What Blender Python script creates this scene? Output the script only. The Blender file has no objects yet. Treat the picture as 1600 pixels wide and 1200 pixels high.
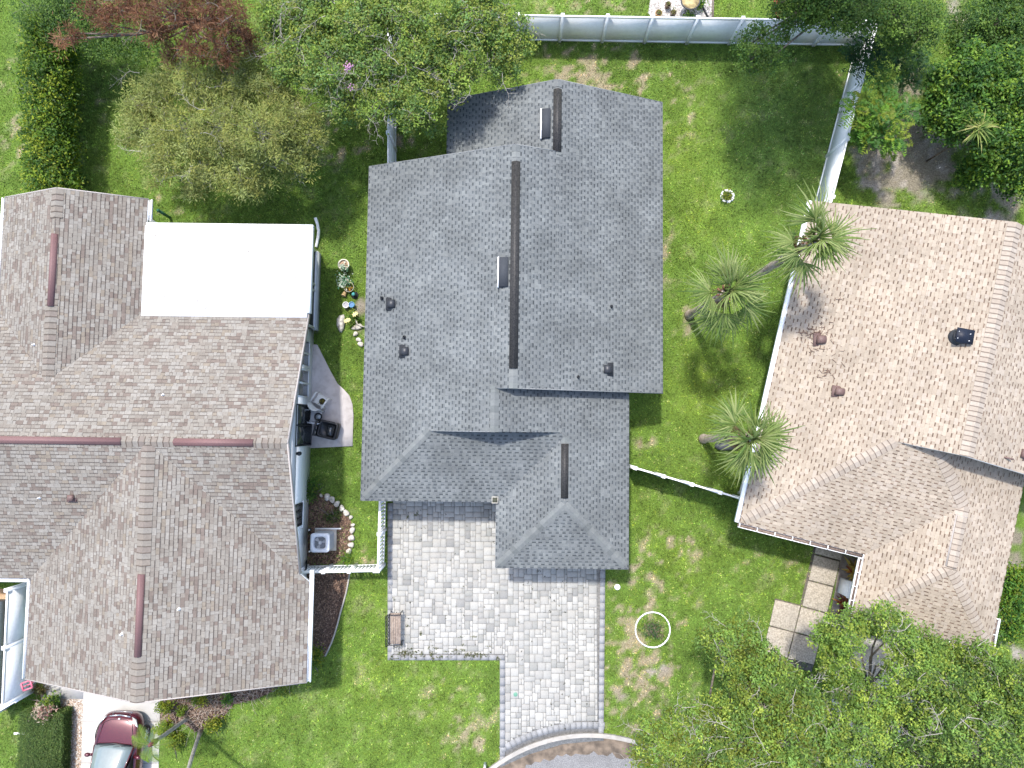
import bpy, math, random
import numpy as np
from mathutils import Vector, Matrix

scene = bpy.context.scene
# ------------------------------------------------------------------ camera, sky, sun, exposure
CAM_H, FPX, NADIR_Y = 28.0, 1067.0, 665.0
TILT = math.atan((NADIR_Y - 600.0) / FPX)
cam_data = bpy.data.cameras.new('camera')
cam_data.sensor_width = 36.0
cam_data.lens = 36.0 * FPX / 1600.0
cam_data.clip_start, cam_data.clip_end = 0.5, 400.0
cam = bpy.data.objects.new('camera', cam_data)
scene.collection.objects.link(cam)
cam.location = (0, 0, CAM_H)
cam.rotation_euler = (TILT, 0, 0)
scene.camera = cam

SUN_DIR = Vector((0.50, -1.10, -2.60)).normalized()
world = bpy.data.worlds.new('World')
scene.world = world
world.use_nodes = True
wn = world.node_tree
sky = wn.nodes.new('ShaderNodeTexSky')
sky.sky_type = 'NISHITA'
sky.sun_disc = False
sky.sun_elevation = math.asin(-SUN_DIR.z)
sky.sun_rotation = math.atan2(-SUN_DIR.x, -SUN_DIR.y)
sky.air_density, sky.dust_density, sky.ozone_density = 1.0, 2.2, 1.0
bg = wn.nodes['Background']
bg.inputs['Strength'].default_value = 0.15
wn.links.new(sky.outputs[0], bg.inputs['Color'])

sun_data = bpy.data.lights.new('sun', 'SUN')
sun_data.energy = 2.15
sun_data.angle = math.radians(2.6)
sun_data.color = (1.0, 0.955, 0.89)
sun = bpy.data.objects.new('sun', sun_data)
scene.collection.objects.link(sun)
sun.rotation_euler = SUN_DIR.to_track_quat('-Z', 'Y').to_euler()
sun.location = (-10, 20, 50)

vs = scene.view_settings
vs.view_transform, vs.look, vs.gamma, vs.use_curve_mapping = 'Standard', 'None', 1.0, False
vs.exposure = 1.40
scene.render.resolution_x, scene.render.resolution_y = 1024, 768

# ------------------------------------------------------------------ helpers
C = scene.collection
rng = np.random.default_rng(7)
random.seed(7)

def P(x, y, z=0.0):
    """Site survey: plan position (as measured on the aerial photograph) at height z -> metres."""
    dx, dy = (x - 800.0) / FPX, -(y - 600.0) / FPX
    Y = dy * math.cos(TILT) + math.sin(TILT)
    Z = dy * math.sin(TILT) - math.cos(TILT)
    k = (z - CAM_H) / Z
    return (dx * k, Y * k, z)

def tag(o, label=None, cat=None, group=None, kind=None):
    if label: o['label'] = label
    if cat: o['category'] = cat
    if group: o['group'] = group
    if kind: o['kind'] = kind
    return o

def thing(name, label, cat, loc=(0, 0, 0), rz=0.0, group=None):
    o = bpy.data.objects.new(name, None)
    o.empty_display_size = 0.2
    C.objects.link(o)
    o.location = loc
    o.rotation_euler = (0, 0, rz)
    return tag(o, label, cat, group)

def mesh_np(name, verts, faces_flat, sizes, mat, parent=None, colors=None, smooth=False):
    me = bpy.data.meshes.new(name)
    verts = np.asarray(verts, dtype=np.float32).reshape(-1, 3)
    faces_flat = np.asarray(faces_flat, dtype=np.int32)
    sizes = np.asarray(sizes, dtype=np.int32)
    me.vertices.add(len(verts)); me.vertices.foreach_set('co', verts.ravel())
    me.loops.add(len(faces_flat)); me.loops.foreach_set('vertex_index', faces_flat)
    me.polygons.add(len(sizes))
    starts = np.zeros(len(sizes), dtype=np.int32); starts[1:] = np.cumsum(sizes)[:-1]
    me.polygons.foreach_set('loop_start', starts)
    me.polygons.foreach_set('loop_total', sizes)
    if smooth: me.polygons.foreach_set('use_smooth', np.ones(len(sizes), dtype=bool))
    if colors is not None:
        at = me.attributes.new('Col', 'FLOAT_COLOR', 'FACE')
        c = np.ones((len(sizes), 4), dtype=np.float32); c[:, :3] = np.asarray(colors, dtype=np.float32)[:, :3]
        at.data.foreach_set('color', c.ravel())
    me.update(calc_edges=True)
    if mat is not None: me.materials.append(mat)
    o = bpy.data.objects.new(name, me)
    C.objects.link(o)
    if parent is not None: o.parent = parent
    return o

class MB:
    """collects shapes; build() links them as ONE mesh object"""
    def __init__(self): self.v = []; self.f = []; self.c = []; self.col = (0.5, 0.5, 0.5)
    def poly(self, pts, col=None):
        n = len(self.v); self.v.extend(pts); self.f.append(tuple(range(n, n + len(pts)))); self.c.append(col or self.col)
    def box(self, lo, hi, col=None, bev=0.0):
        x0, y0, z0 = lo; x1, y1, z1 = hi
        if bev > 0:
            b = bev; n = len(self.v)
            self.v.extend([(x0, y0, z0), (x1, y0, z0), (x1, y1, z0), (x0, y1, z0),
                           (x0, y0, z1 - b), (x1, y0, z1 - b), (x1, y1, z1 - b), (x0, y1, z1 - b),
                           (x0 + b, y0 + b, z1), (x1 - b, y0 + b, z1), (x1 - b, y1 - b, z1), (x0 + b, y1 - b, z1)])
            F = [(3, 2, 1, 0), (0, 1, 5, 4), (1, 2, 6, 5), (2, 3, 7, 6), (3, 0, 4, 7), (4, 5, 9, 8), (5, 6, 10, 9), (6, 7, 11, 10), (7, 4, 8, 11), (8, 9, 10, 11)]
        else:
            n = len(self.v)
            self.v.extend([(x0, y0, z0), (x1, y0, z0), (x1, y1, z0), (x0, y1, z0), (x0, y0, z1), (x1, y0, z1), (x1, y1, z1), (x0, y1, z1)])
            F = [(3, 2, 1, 0), (4, 5, 6, 7), (0, 1, 5, 4), (1, 2, 6, 5), (2, 3, 7, 6), (3, 0, 4, 7)]
        for f in F: self.f.append(tuple(n + i for i in f)); self.c.append(col or self.col)
    def bar(self, p0, p1, w, h, col=None):
        """box beam from p0 to p1, w across (horizontal), h tall, centred"""
        p0, p1 = Vector(p0), Vector(p1); d = (p1 - p0).normalized()
        s = d.cross(Vector((0, 0, 1)))
        if s.length < 1e-4: s = Vector((1, 0, 0))
        s.normalize(); u = s.cross(d).normalized()
        n = len(self.v)
        for p in (p0, p1):
            for a, b in ((-1, -1), (1, -1), (1, 1), (-1, 1)): self.v.append(tuple(p + s * (a * w / 2) + u * (b * h / 2)))
        for f in ((0, 1, 2, 3), (7, 6, 5, 4), (0, 4, 5, 1), (1, 5, 6, 2), (2, 6, 7, 3), (3, 7, 4, 0)):
            self.f.append(tuple(n + i for i in f)); self.c.append(col or self.col)
    def tube(self, pts, radii, k=6, col=None, cap=True):
        pts = [Vector(p) for p in pts]
        if not hasattr(radii, '__len__'): radii = [radii] * len(pts)
        n = len(self.v); prev = None
        for i, p in enumerate(pts):
            d = (pts[min(i + 1, len(pts) - 1)] - pts[max(i - 1, 0)]).normalized()
            if prev is None:
                prev = d.orthogonal().normalized()
            a = (prev - d * prev.dot(d))
            a = a.normalized() if a.length > 1e-5 else d.orthogonal().normalized()
            prev = a; b = d.cross(a)
            for j in range(k):
                t = 2 * math.pi * j / k
                self.v.append(tuple(p + (a * math.cos(t) + b * math.sin(t)) * radii[i]))
        for i in range(len(pts) - 1):
            for j in range(k):
                j2 = (j + 1) % k
                self.f.append((n + i * k + j, n + i * k + j2, n + (i + 1) * k + j2, n + (i + 1) * k + j)); self.c.append(col or self.col)
        if cap:
            self.f.append(tuple(n + j for j in range(k - 1, -1, -1))); self.c.append(col or self.col)
            m = n + (len(pts) - 1) * k
            self.f.append(tuple(m + j for j in range(k))); self.c.append(col or self.col)
    def lathe(self, prof, k=20, o=(0, 0, 0), col=None, closed=False):
        n = len(self.v)
        for r, z in prof:
            for j in range(k):
                t = 2 * math.pi * j / k
                self.v.append((o[0] + r * math.cos(t), o[1] + r * math.sin(t), o[2] + z))
        for i in range(len(prof) - 1):
            for j in range(k):
                j2 = (j + 1) % k
                self.f.append((n + i * k + j, n + i * k + j2, n + (i + 1) * k + j2, n + (i + 1) * k + j)); self.c.append(col or self.col)
        if closed:
            self.f.append(tuple(n + j for j in range(k - 1, -1, -1))); self.c.append(col or self.col)
            m = n + (len(prof) - 1) * k
            self.f.append(tuple(m + j for j in range(k))); self.c.append(col or self.col)
    def prism(self, poly, z0, z1, col=None):
        n = len(self.v); k = len(poly)
        self.v.extend([(p[0], p[1], z0) for p in poly]); self.v.extend([(p[0], p[1], z1) for p in poly])
        self.f.append(tuple(n + i for i in range(k - 1, -1, -1))); self.f.append(tuple(n + k + i for i in range(k)))
        self.c.extend([col or self.col] * 2)
        for i in range(k):
            j = (i + 1) % k
            self.f.append((n + i, n + j, n + k + j, n + k + i)); self.c.append(col or self.col)
    def blob(self, c, r, seed=0, rough=0.25, nu=9, nv=6, col=None):
        """an uneven stone"""
        R = random.Random(seed); n = len(self.v)
        ph = [R.uniform(0, 6.28) for _ in range(6)]
        for i in range(nv + 1):
            th = math.pi * i / nv
            for j in range(nu):
                a = 2 * math.pi * j / nu
                q = 1 + rough * (math.sin(2 * a + ph[0]) * math.sin(th) * .5 + math.sin(3 * a + ph[1] + th) * .35 + math.cos(2 * th + ph[2]) * .3) + R.uniform(-.06, .06)
                self.v.append((c[0] + r[0] * q * math.sin(th) * math.cos(a), c[1] + r[1] * q * math.sin(th) * math.sin(a), c[2] + r[2] * q * math.cos(th)))
        for i in range(nv):
            for j in range(nu):
                j2 = (j + 1) % nu
                self.f.append((n + i * nu + j, n + (i + 1) * nu + j, n + (i + 1) * nu + j2, n + i * nu + j2)); self.c.append(col or self.col)
    def build(self, name, mat, parent=None, off=None, smooth=False, attr=False):
        v = np.array(self.v, dtype=np.float64).reshape(-1, 3)
        if off is not None: v = v - np.array(off)
        flat = [i for f in self.f for i in f]; sizes = [len(f) for f in self.f]
        return mesh_np(name, v, flat, sizes, mat, parent, self.c if attr else None, smooth)

# ------------------------------------------------------------------ materials
def new_mat(name):
    m = bpy.data.materials.new(name); m.use_nodes = True
    nt = m.node_tree; b = nt.nodes['Principled BSDF']
    return m, nt, b

def mat_noise(name, c1, c2, scale=6.0, rough=0.85, detail=5.0, bump=0.0, bscale=60.0, metallic=0.0, c3=None, s3=1.2, spec=0.3, amt3=0.6):
    m, nt, b = new_mat(name)
    tc = nt.nodes.new('ShaderNodeNewGeometry')
    n = nt.nodes.new('ShaderNodeTexNoise'); n.inputs['Scale'].default_value = scale; n.inputs['Detail'].default_value = detail
    nt.links.new(tc.outputs['Position'], n.inputs['Vector'])
    r = nt.nodes.new('ShaderNodeValToRGB')
    r.color_ramp.elements[0].position = 0.32; r.color_ramp.elements[1].position = 0.68
    r.color_ramp.elements[0].color = (*c1, 1); r.color_ramp.elements[1].color = (*c2, 1)
    nt.links.new(n.outputs['Fac'], r.inputs['Fac'])
    out = r.outputs['Color']
    if c3:
        n3 = nt.nodes.new('ShaderNodeTexNoise'); n3.inputs['Scale'].default_value = s3; n3.inputs['Detail'].default_value = 4
        nt.links.new(tc.outputs['Position'], n3.inputs['Vector'])
        r3 = nt.nodes.new('ShaderNodeValToRGB'); r3.color_ramp.elements[0].position = 0.48; r3.color_ramp.elements[1].position = 0.72
        r3.color_ramp.elements[0].color = (0, 0, 0, 1); r3.color_ramp.elements[1].color = (amt3, amt3, amt3, 1)
        nt.links.new(n3.outputs['Fac'], r3.inputs['Fac'])
        mx = nt.nodes.new('ShaderNodeMixRGB'); mx.inputs['Color2'].default_value = (*c3, 1)
        nt.links.new(r3.outputs['Color'], mx.inputs['Fac']); nt.links.new(out, mx.inputs['Color1']); out = mx.outputs['Color']
    nt.links.new(out, b.inputs['Base Color'])
    b.inputs['Roughness'].default_value = rough; b.inputs['Metallic'].default_value = metallic
    b.inputs['Specular IOR Level'].default_value = spec
    if bump:
        nb = nt.nodes.new('ShaderNodeTexNoise'); nb.inputs['Scale'].default_value = bscale; nb.inputs['Detail'].default_value = 4
        nt.links.new(tc.outputs['Position'], nb.inputs['Vector'])
        bp = nt.nodes.new('ShaderNodeBump'); bp.inputs['Strength'].default_value = bump; bp.inputs['Distance'].default_value = 0.02
        nt.links.new(nb.outputs['Fac'], bp.inputs['Height']); nt.links.new(bp.outputs['Normal'], b.inputs['Normal'])
    return m

def mat_attr(name, rough=0.9, nscale=25.0, namt=0.35, big=None, bigscale=0.5, spec=0.2, trans=0.0):
    """face colours carried by the geometry, with fine grain and optional large weather stains"""
    m, nt, b = new_mat(name)
    a = nt.nodes.new('ShaderNodeAttribute'); a.attribute_name = 'Col'
    geo = nt.nodes.new('ShaderNodeNewGeometry')
    out = a.outputs['Color']
    if namt > 0:
        n = nt.nodes.new('ShaderNodeTexNoise'); n.inputs['Scale'].default_value = nscale; n.inputs['Detail'].default_value = 3
        nt.links.new(geo.outputs['Position'], n.inputs['Vector'])
        mr = nt.nodes.new('ShaderNodeMapRange'); mr.inputs['From Min'].default_value = 0.25; mr.inputs['From Max'].default_value = 0.75
        mr.inputs['To Min'].default_value = 1 - namt; mr.inputs['To Max'].default_value = 1 + namt
        nt.links.new(n.outputs['Fac'], mr.inputs['Value'])
        hv = nt.nodes.new('ShaderNodeVectorMath'); hv.operation = 'SCALE'
        nt.links.new(out, hv.inputs[0]); nt.links.new(mr.outputs['Result'], hv.inputs['Scale']); out = hv.outputs['Vector']
    if big:
        n2 = nt.nodes.new('ShaderNodeTexNoise'); n2.inputs['Scale'].default_value = bigscale; n2.inputs['Detail'].default_value = 6; n2.inputs['Roughness'].default_value = 0.62
        nt.links.new(geo.outputs['Position'], n2.inputs['Vector'])
        mr2 = nt.nodes.new('ShaderNodeMapRange'); mr2.inputs['From Min'].default_value = 0.35; mr2.inputs['From Max'].default_value = 0.68
        mr2.inputs['To Min'].default_value = 1.0 + big * .35; mr2.inputs['To Max'].default_value = 1.0 - big
        nt.links.new(n2.outputs['Fac'], mr2.inputs['Value'])
        h2 = nt.nodes.new('ShaderNodeVectorMath'); h2.operation = 'SCALE'
        nt.links.new(out, h2.inputs[0]); nt.links.new(mr2.outputs['Result'], h2.inputs['Scale']); out = h2.outputs['Vector']
    nt.links.new(out, b.inputs['Base Color'])
    b.inputs['Roughness'].default_value = rough; b.inputs['Specular IOR Level'].default_value = spec
    if trans > 0:
        tr = nt.nodes.new('ShaderNodeBsdfTranslucent'); nt.links.new(out, tr.inputs['Color'])
        mx = nt.nodes.new('ShaderNodeMixShader'); mx.inputs['Fac'].default_value = trans
        nt.links.new(b.outputs[0], mx.inputs[1]); nt.links.new(tr.outputs[0], mx.inputs[2])
        nt.links.new(mx.outputs[0], nt.nodes['Material Output'].inputs['Surface'])
    return m

def mat_plain(name, c, rough=0.5, metallic=0.0, spec=0.5, coat=0.0):
    m, nt, b = new_mat(name)
    geo = nt.nodes.new('ShaderNodeNewGeometry')
    n = nt.nodes.new('ShaderNodeTexNoise'); n.inputs['Scale'].default_value = 9.0; n.inputs['Detail'].default_value = 4
    nt.links.new(geo.outputs['Position'], n.inputs['Vector'])
    mr = nt.nodes.new('ShaderNodeMapRange'); mr.inputs['To Min'].default_value = 0.86; mr.inputs['To Max'].default_value = 1.1
    nt.links.new(n.outputs['Fac'], mr.inputs['Value'])
    hv = nt.nodes.new('ShaderNodeVectorMath'); hv.operation = 'SCALE'; hv.inputs[0].default_value = c
    nt.links.new(mr.outputs['Result'], hv.inputs['Scale'])
    nt.links.new(hv.outputs['Vector'], b.inputs['Base Color'])
    b.inputs['Roughness'].default_value = rough; b.inputs['Metallic'].default_value = metallic
    b.inputs['Specular IOR Level'].default_value = spec; b.inputs['Coat Weight'].default_value = coat
    b.inputs['Coat Roughness'].default_value = 0.05
    return m

M = dict(
    leaf=mat_attr('leaf', rough=0.55, namt=0.0, spec=0.3, trans=0.48),
    grass=mat_attr('grass_blades', rough=0.7, namt=0.12, nscale=8, spec=0.15, trans=0.25),
    bark=mat_noise('bark_pale', (.24, .22, .195), (.42, .39, .35), scale=9, rough=.9, bump=.4, bscale=40),
    bark_dark=mat_noise('bark_dark', (.09, .072, .06), (.20, .17, .145), scale=9, rough=.9, bump=.4, bscale=40),
    palm_bark=mat_noise('palm_bark', (.26, .205, .165), (.46, .39, .33), scale=7, rough=.95, bump=.6, bscale=25),
    shingle_grey=mat_attr('shingle_grey', nscale=14, namt=.10, big=.24, bigscale=.8),
    shingle_brown=mat_attr('shingle_brown', nscale=14, namt=.12, big=.10, bigscale=.5),
    shingle_beige=mat_attr('shingle_beige', nscale=14, namt=.10, big=.16, bigscale=.55),
    rake=mat_plain('rake_board_taupe', (.36, .33, .31), .7),
    drip=mat_plain('drip_edge_grey', (.17, .18, .185), .6),
    deck=mat_plain('fascia_grey', (.55, .56, .57), .7),
    white=mat_plain('white_vinyl', (.88, .885, .885), .65, spec=.15),
    white_metal=mat_plain('white_aluminium', (.78, .79, .80), .4),
    membrane=mat_noise('white_roof_membrane', (.52, .52, .52), (.58, .58, .58), scale=1.3, rough=.7, c3=(.36, .36, .35), s3=1.6, amt3=.45),
    stucco=mat_noise('stucco_pale_blue', (.82, .855, .885), (.86, .89, .91), scale=2.0, rough=.9, bump=.25, bscale=70),
    stucco_grey=mat_noise('stucco_grey', (.42, .44, .45), (.50, .52, .53), scale=2.0, rough=.9, bump=.25, bscale=70),
    stucco_cream=mat_noise('stucco_cream', (.55, .50, .43), (.62, .57, .49), scale=2.0, rough=.9, bump=.25, bscale=70),
    siding=mat_noise('siding_grey', (.52, .53, .53), (.58, .585, .585), scale=3.0, rough=.8),
    glass=mat_plain('window_glass', (.045, .05, .055), .06, spec=.8),
    glass_grey=mat_plain('window_glass_curtained', (.16, .15, .145), .12, spec=.7),
    screen=mat_plain('lanai_screen', (.018, .022, .03), .6),
    dark_metal=mat_plain('dark_vent_metal', (.035, .037, .042), .45, .3),
    vent_black=mat_noise('ridge_vent_black', (.014, .014, .015), (.05, .047, .044), scale=22, rough=.55),
    mauve=mat_plain('ridge_vent_mauve', (.15, .08, .078), .65),
    vent_brown=mat_plain('vent_brown', (.13, .08, .07), .6),
    skylight=mat_plain('skylight_grey', (.045, .05, .058), .8, spec=.2),
    concrete=mat_noise('concrete_white', (.42, .408, .39), (.49, .477, .46), scale=1.6, rough=.9, bump=.15, bscale=90, c3=(.50, .47, .43), s3=.9, amt3=.4),
    patio=mat_noise('patio_painted', (.50, .465, .46), (.58, .545, .54), scale=2.2, rough=.85, bump=.12, c3=(.34, .30, .29), s3=5.0, amt3=.5),
    slab=mat_noise('exposed_aggregate', (.22, .19, .15), (.43, .385, .315), scale=16, detail=8, rough=.95, bump=.5, bscale=55, c3=(.30, .28, .25), s3=1.0, amt3=.35),
    paver=mat_attr('paver_concrete', rough=.9, nscale=18, namt=.10, big=.10, bigscale=1.1),
    joint=mat_noise('joint_sand', (.17, .165, .155), (.30, .29, .27), scale=14, rough=1),
    asphalt=mat_noise('asphalt', (.11, .11, .112), (.26, .26, .262), scale=30, detail=8, rough=.95, bump=.4, bscale=60, c3=(.10, .097, .094), s3=1.4, amt3=.4),
    mud=mat_noise('gutter_silt', (.10, .08, .062), (.21, .165, .125), scale=3.5, rough=1, bump=.4, bscale=30, c3=(.05, .042, .035), s3=2.2, amt3=.8),
    kerb=mat_noise('kerb_concrete', (.28, .265, .24), (.38, .36, .335), scale=4, rough=.9, c3=(.36, .32, .27), s3=2.0, amt3=.5),
    mulch_soil=mat_noise('mulch_soil', (.055, .035, .026), (.13, .085, .06), scale=7, rough=1),
    chips=mat_attr('mulch_chips', rough=.95, namt=.15, nscale=30),
    gravel=mat_attr('gravel_stones', rough=.9, namt=.12, nscale=30),
    stone=mat_noise('garden_stone', (.36, .34, .30), (.66, .63, .57), scale=9, rough=.95, bump=.6, bscale=25, c3=(.20, .18, .15), s3=5, amt3=.7),
    attr=mat_attr('painted_pieces', rough=.6, namt=.06),
    attr_gloss=mat_attr('glazed_pieces', rough=.25, namt=.04, spec=.5),
    black_plastic=mat_plain('black_plastic', (.016, .017, .02), .38),
    grey_plastic=mat_plain('grey_plastic', (.58, .60, .63), .45),
    cream_plastic=mat_plain('cream_plastic', (.80, .79, .76), .45),
    iron=mat_plain('black_iron', (.025, .025, .027), .5, .4),
    wood=mat_noise('bench_wood', (.19, .145, .115), (.31, .25, .205), scale=11, rough=.7),
    car_paint=mat_plain('car_paint_maroon', (.085, .009, .017), .25, .25, .5, 1.0),
    car_glass=mat_plain('car_glass', (.16, .20, .205), .07, .0, .9),
    car_dark=mat_plain('car_dark_trim', (.012, .012, .013), .4),
    tyre=mat_plain('tyre_rubber', (.015, .015, .016), .8),
    alloy=mat_plain('alloy', (.62, .63, .64), .25, .8),
    lamp=mat_plain('headlamp_lens', (.60, .60, .58), .1, .1, .8),
)
# ------------------------------------------------------------------ ground fields
def vnoise(x, y, s, seed):
    r = np.random.default_rng(seed); L = 128
    g = r.random((L, L))
    X, Y = x * s + 1000.3, y * s + 1000.7
    ix, iy = np.floor(X).astype(int), np.floor(Y).astype(int)
    fx, fy = X - ix, Y - iy
    fx = fx * fx * (3 - 2 * fx); fy = fy * fy * (3 - 2 * fy)
    a = g[ix % L, iy % L]; b = g[(ix + 1) % L, iy % L]; c = g[ix % L, (iy + 1) % L]; d = g[(ix + 1) % L, (iy + 1) % L]
    return (a * (1 - fx) + b * fx) * (1 - fy) + (c * (1 - fx) + d * fx) * fy

def fbm(x, y, s, seed, o=4):
    t = 0; a = 1; n = 0
    for i in range(o):
        t = t + a * vnoise(x, y, s * 2 ** i, seed + i); n += a; a *= .55
    return t / n

def zones(x, y, lst):
    t = np.zeros_like(x)
    for (px, py, rx, ry, amp) in lst:
        c = P(px, py); k = .0262
        d = ((x - c[0]) / (rx * k)) ** 2 + ((y - c[1]) / (ry * k)) ** 2
        t += amp * np.exp(-d)
    return t

DRY = [(930, 110, 70, 35, .55), (1000, 130, 70, 40, .35), (1060, 180, 30, 50, .2), (880, 95, 60, 25, .35), (1000, 1010, 55, 55, .55), (1015, 1060, 50, 40, .6), (985, 1100, 40, 40, .45),
       (1010, 890, 45, 30, .45), (1040, 850, 25, 25, .35), (1020, 930, 60, 40, .35), (960, 960, 25, 50, .2), (1090, 850, 25, 18, .3), (1040, 400, 25, 60, .2), (1070, 500, 14, 22, .5), (1010, 690, 15, 22, .3),
       (575, 1015, 20, 60, .1), (720, 1110, 80, 60, .10), (745, 1165, 40, 30, .18), (700, 1085, 60, 20, .06), (450, 200, 60, 60, .15), (20, 220, 25, 30, .5), (10, 110, 20, 30, .25), (590, 640, 20, 60, .25), (585, 560, 15, 30, .3), (580, 870, 25, 20, .25),
       (940, 10, 60, 12, .25), (855, 15, 40, 12, .1), (250, 320, 40, 25, .25), (565, 150, 50, 40, .3), (640, 220, 25, 20, .4), (1195, 750, 18, 25, .25), (1240, 895, 22, 22, .35), (1180, 880, 40, 20, .1), (1150, 330, 10, 20, .1), (1325, 90, 20, 14, .7), (1310, 130, 12, 20, .4), (545, 215, 40, 40, .3), (150, 150, 20, 40, .12)]
SAND = [(1420, 220, 70, 80, .5), (1390, 280, 60, 50, .45), (1480, 260, 60, 40, .45), (1560, 330, 50, 40, .5), (1440, 130, 30, 60, .35), (1420, 70, 40, 40, .2), (1500, 10, 60, 40, .4), (1590, 1020, 30, 40, .45), (1590, 860, 20, 60, .6),
        (560, 475, 14, 45, .5), (1325, 97, 14, 8, .45), (495, 500, 8, 60, .35), (1320, 940, 16, 50, .7), (8, 205, 14, 20, .4), (1000, 72, 70, 5, .3), (1010, 1052, 26, 16, .4), (1035, 1040, 22, 10, .35), (975, 1085, 20, 20, .3)]
LUSH_SHADE = [(1190, 120, 60, 60, .8), (1230, 220, 80, 80, .7), (1170, 280, 40, 40, .5), (1280, 130, 60, 80, .6), (480, 1050, 50, 80, .35), (400, 1150, 100, 40, .25), (1130, 1050, 50, 40, .45), (545, 400, 30, 60, .5), (170, 130, 40, 60, .5), (1110, 960, 60, 80, .3),  # upper right entries paint the tree's shadow into the lawn; others are lusher grass
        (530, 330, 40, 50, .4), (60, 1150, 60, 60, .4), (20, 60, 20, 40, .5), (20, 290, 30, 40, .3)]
YEL = [(1090, 240, 60, 120, .45), (1090, 620, 60, 60, .7), (1110, 560, 60, 60, .5), (1020, 830, 60, 60, .3), (1080, 330, 40, 40, .3), (590, 1080, 30, 60, .25), (560, 620, 20, 70, .3), (1080, 900, 50, 60, .35), (700, 1100, 60, 60, .25)]

def fields(x, y):
    n1 = fbm(x, y, .55, 11, 5); n2 = fbm(x, y, 1.7, 29, 4); n3 = fbm(x, y, .22, 51, 3)
    zd = zones(x, y, DRY)
    n4 = fbm(x, y, 3.4, 39, 3)
    dry = np.clip((zd * .95 + (n1 - .5) * .7 + (n2 - .5) * 1.9 + (n4 - .5) * 2.9 - .42) * 1.9, 0, 1) * np.clip(zd * 4 + .22, 0, 1)
    zs = zones(x, y, SAND)
    sand = np.clip((zs * 1.5 + (n2 - .5) * 2.2 + (n1 - .5) * .8 + (n4 - .5) * 1.2 - .40) * 2.0, 0, 1) * np.clip(zs * 3, 0, 1)
    lush_shade = np.clip(zones(x, y, LUSH_SHADE) + (n3 - .5) * .9 + (n1 - .5) * .5, 0, 1)
    yel = np.clip(zones(x, y, YEL) + (n1 - .5) * 1.0, 0, 1)
    return dry, sand, lush_shade, yel, n2

def ground_color(x, y, rd=None):
    dry, sand, lush_shade, yel, n2 = fields(x, y)
    def mix(a, b, t): return a * (1 - t[:, None]) + np.array(b) * t[:, None]
    c = np.tile(np.array([.120, .198, .036]), (len(x), 1))
    c = mix(c, (.165, .236, .034), yel * .8)
    c = mix(c, (.088, .158, .040), lush_shade * .7)
    c *= (0.70 + .62 * n2)[:, None]
    if rd is not None: dry = np.clip((dry * 1.25 - rd * .8) * 2.2, 0, 1) * (dry > .02)
    c = mix(c, (.34, .275, .20), dry * .82)
    c = mix(c, (.235, .20, .165), sand * .9)
    pale = np.clip((fbm(x, y, 2.6, 57, 4) - .5) * 5, 0, 1) * sand
    c = mix(c, (.42, .385, .35), pale * .7)
    return c, dry, sand

def pts(lst, z=0.0): return [P(x, y, z)[:2] for x, y in lst]

def inside(poly, x, y):
    r = np.zeros(len(x), bool); n = len(poly); j = n - 1
    for i in range(n):
        xi, yi = poly[i]; xj, yj = poly[j]
        if abs(yj - yi) > 1e-9:
            k = ((yi > y) != (yj > y)) & (x < (xj - xi) * (y - yi) / (yj - yi) + xi)
            r ^= k
        j = i
    return r

DRIVE = pts([(606, 786), (606, 1031), (781, 1031), (781, 1199), (827, 1178), (880, 1162), (933, 1157), (943, 1157), (946, 840), (775, 840), (775, 786)])
PATIO = pts([(488, 538), (496, 539), (505, 557), (515, 577), (527, 599), (537, 608), (546, 618), (551, 632), (552.5, 650), (551.5, 675), (551, 697), (488, 700), (482, 700), (482, 538)])
BED_AC = pts([(478, 768), (500, 770), (512, 778), (527, 789), (541, 803), (548, 814), (551, 830), (548, 855), (544, 866), (528, 880), (476, 884)])
BED_SIDE = pts([(470, 896), (546, 896), (541, 925), (531, 960), (523, 990), (513, 1015), (506, 1027), (480, 1038), (465, 1038)])
BED_FRONT = pts([(250, 1075), (300, 1050), (462, 1045), (464, 1068), (430, 1079), (398, 1093), (366, 1100), (349, 1120), (332, 1135), (305, 1143), (285, 1128), (264, 1152), (250, 1152)])
GRAVEL = pts([(60, 1066), (72, 1092), (131, 1092), (131, 1206), (96, 1206), (96, 1118), (66, 1098)])
CONC = pts([(132, 1050), (132, 1212), (248, 1212), (247, 1050)])
BED_R = pts([(1314, 866), (1352, 876), (1346, 960), (1330, 1000), (1290, 990), (1302, 940)])
GRAVEL_N = pts([(1020, -25), (1013, 20), (1020, 29), (1113, 31), (1115, -25)])
STREET_C = P(922, 1413); STREET_R = 248 * .02632

# terrain sheet, finer where the lots are
gx = np.concatenate([np.linspace(-90, -26, 9), np.arange(-25, 25.01, .16), np.linspace(26, 90, 9)])
gy = np.concatenate([np.linspace(-90, -19, 9), np.arange(-18, 20.01, .16), np.linspace(21, 90, 9)])
GX, GY = np.meshgrid(gx, gy, indexing='ij')
vx, vy = GX.ravel(), GY.ravel()
vz = (fbm(vx, vy, .4, 5, 3) - .5) * .02 * ((abs(vx) < 24) & (abs(vy) < 19)) - .012
nx, ny = len(gx), len(gy)
ii, jj = np.meshgrid(np.arange(nx - 1), np.arange(ny - 1), indexing='ij')
a = (ii * ny + jj).ravel()
quads = np.stack([a, a + ny, a + ny + 1, a + 1], 1)
m, nt, b = new_mat('lawn_soil')
at_ = nt.nodes.new('ShaderNodeAttribute'); at_.attribute_name = 'Col'
geo = nt.nodes.new('ShaderNodeNewGeometry')
nz = nt.nodes.new('ShaderNodeTexNoise'); nz.inputs['Scale'].default_value = 22; nz.inputs['Detail'].default_value = 5
nt.links.new(geo.outputs['Position'], nz.inputs['Vector'])
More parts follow.
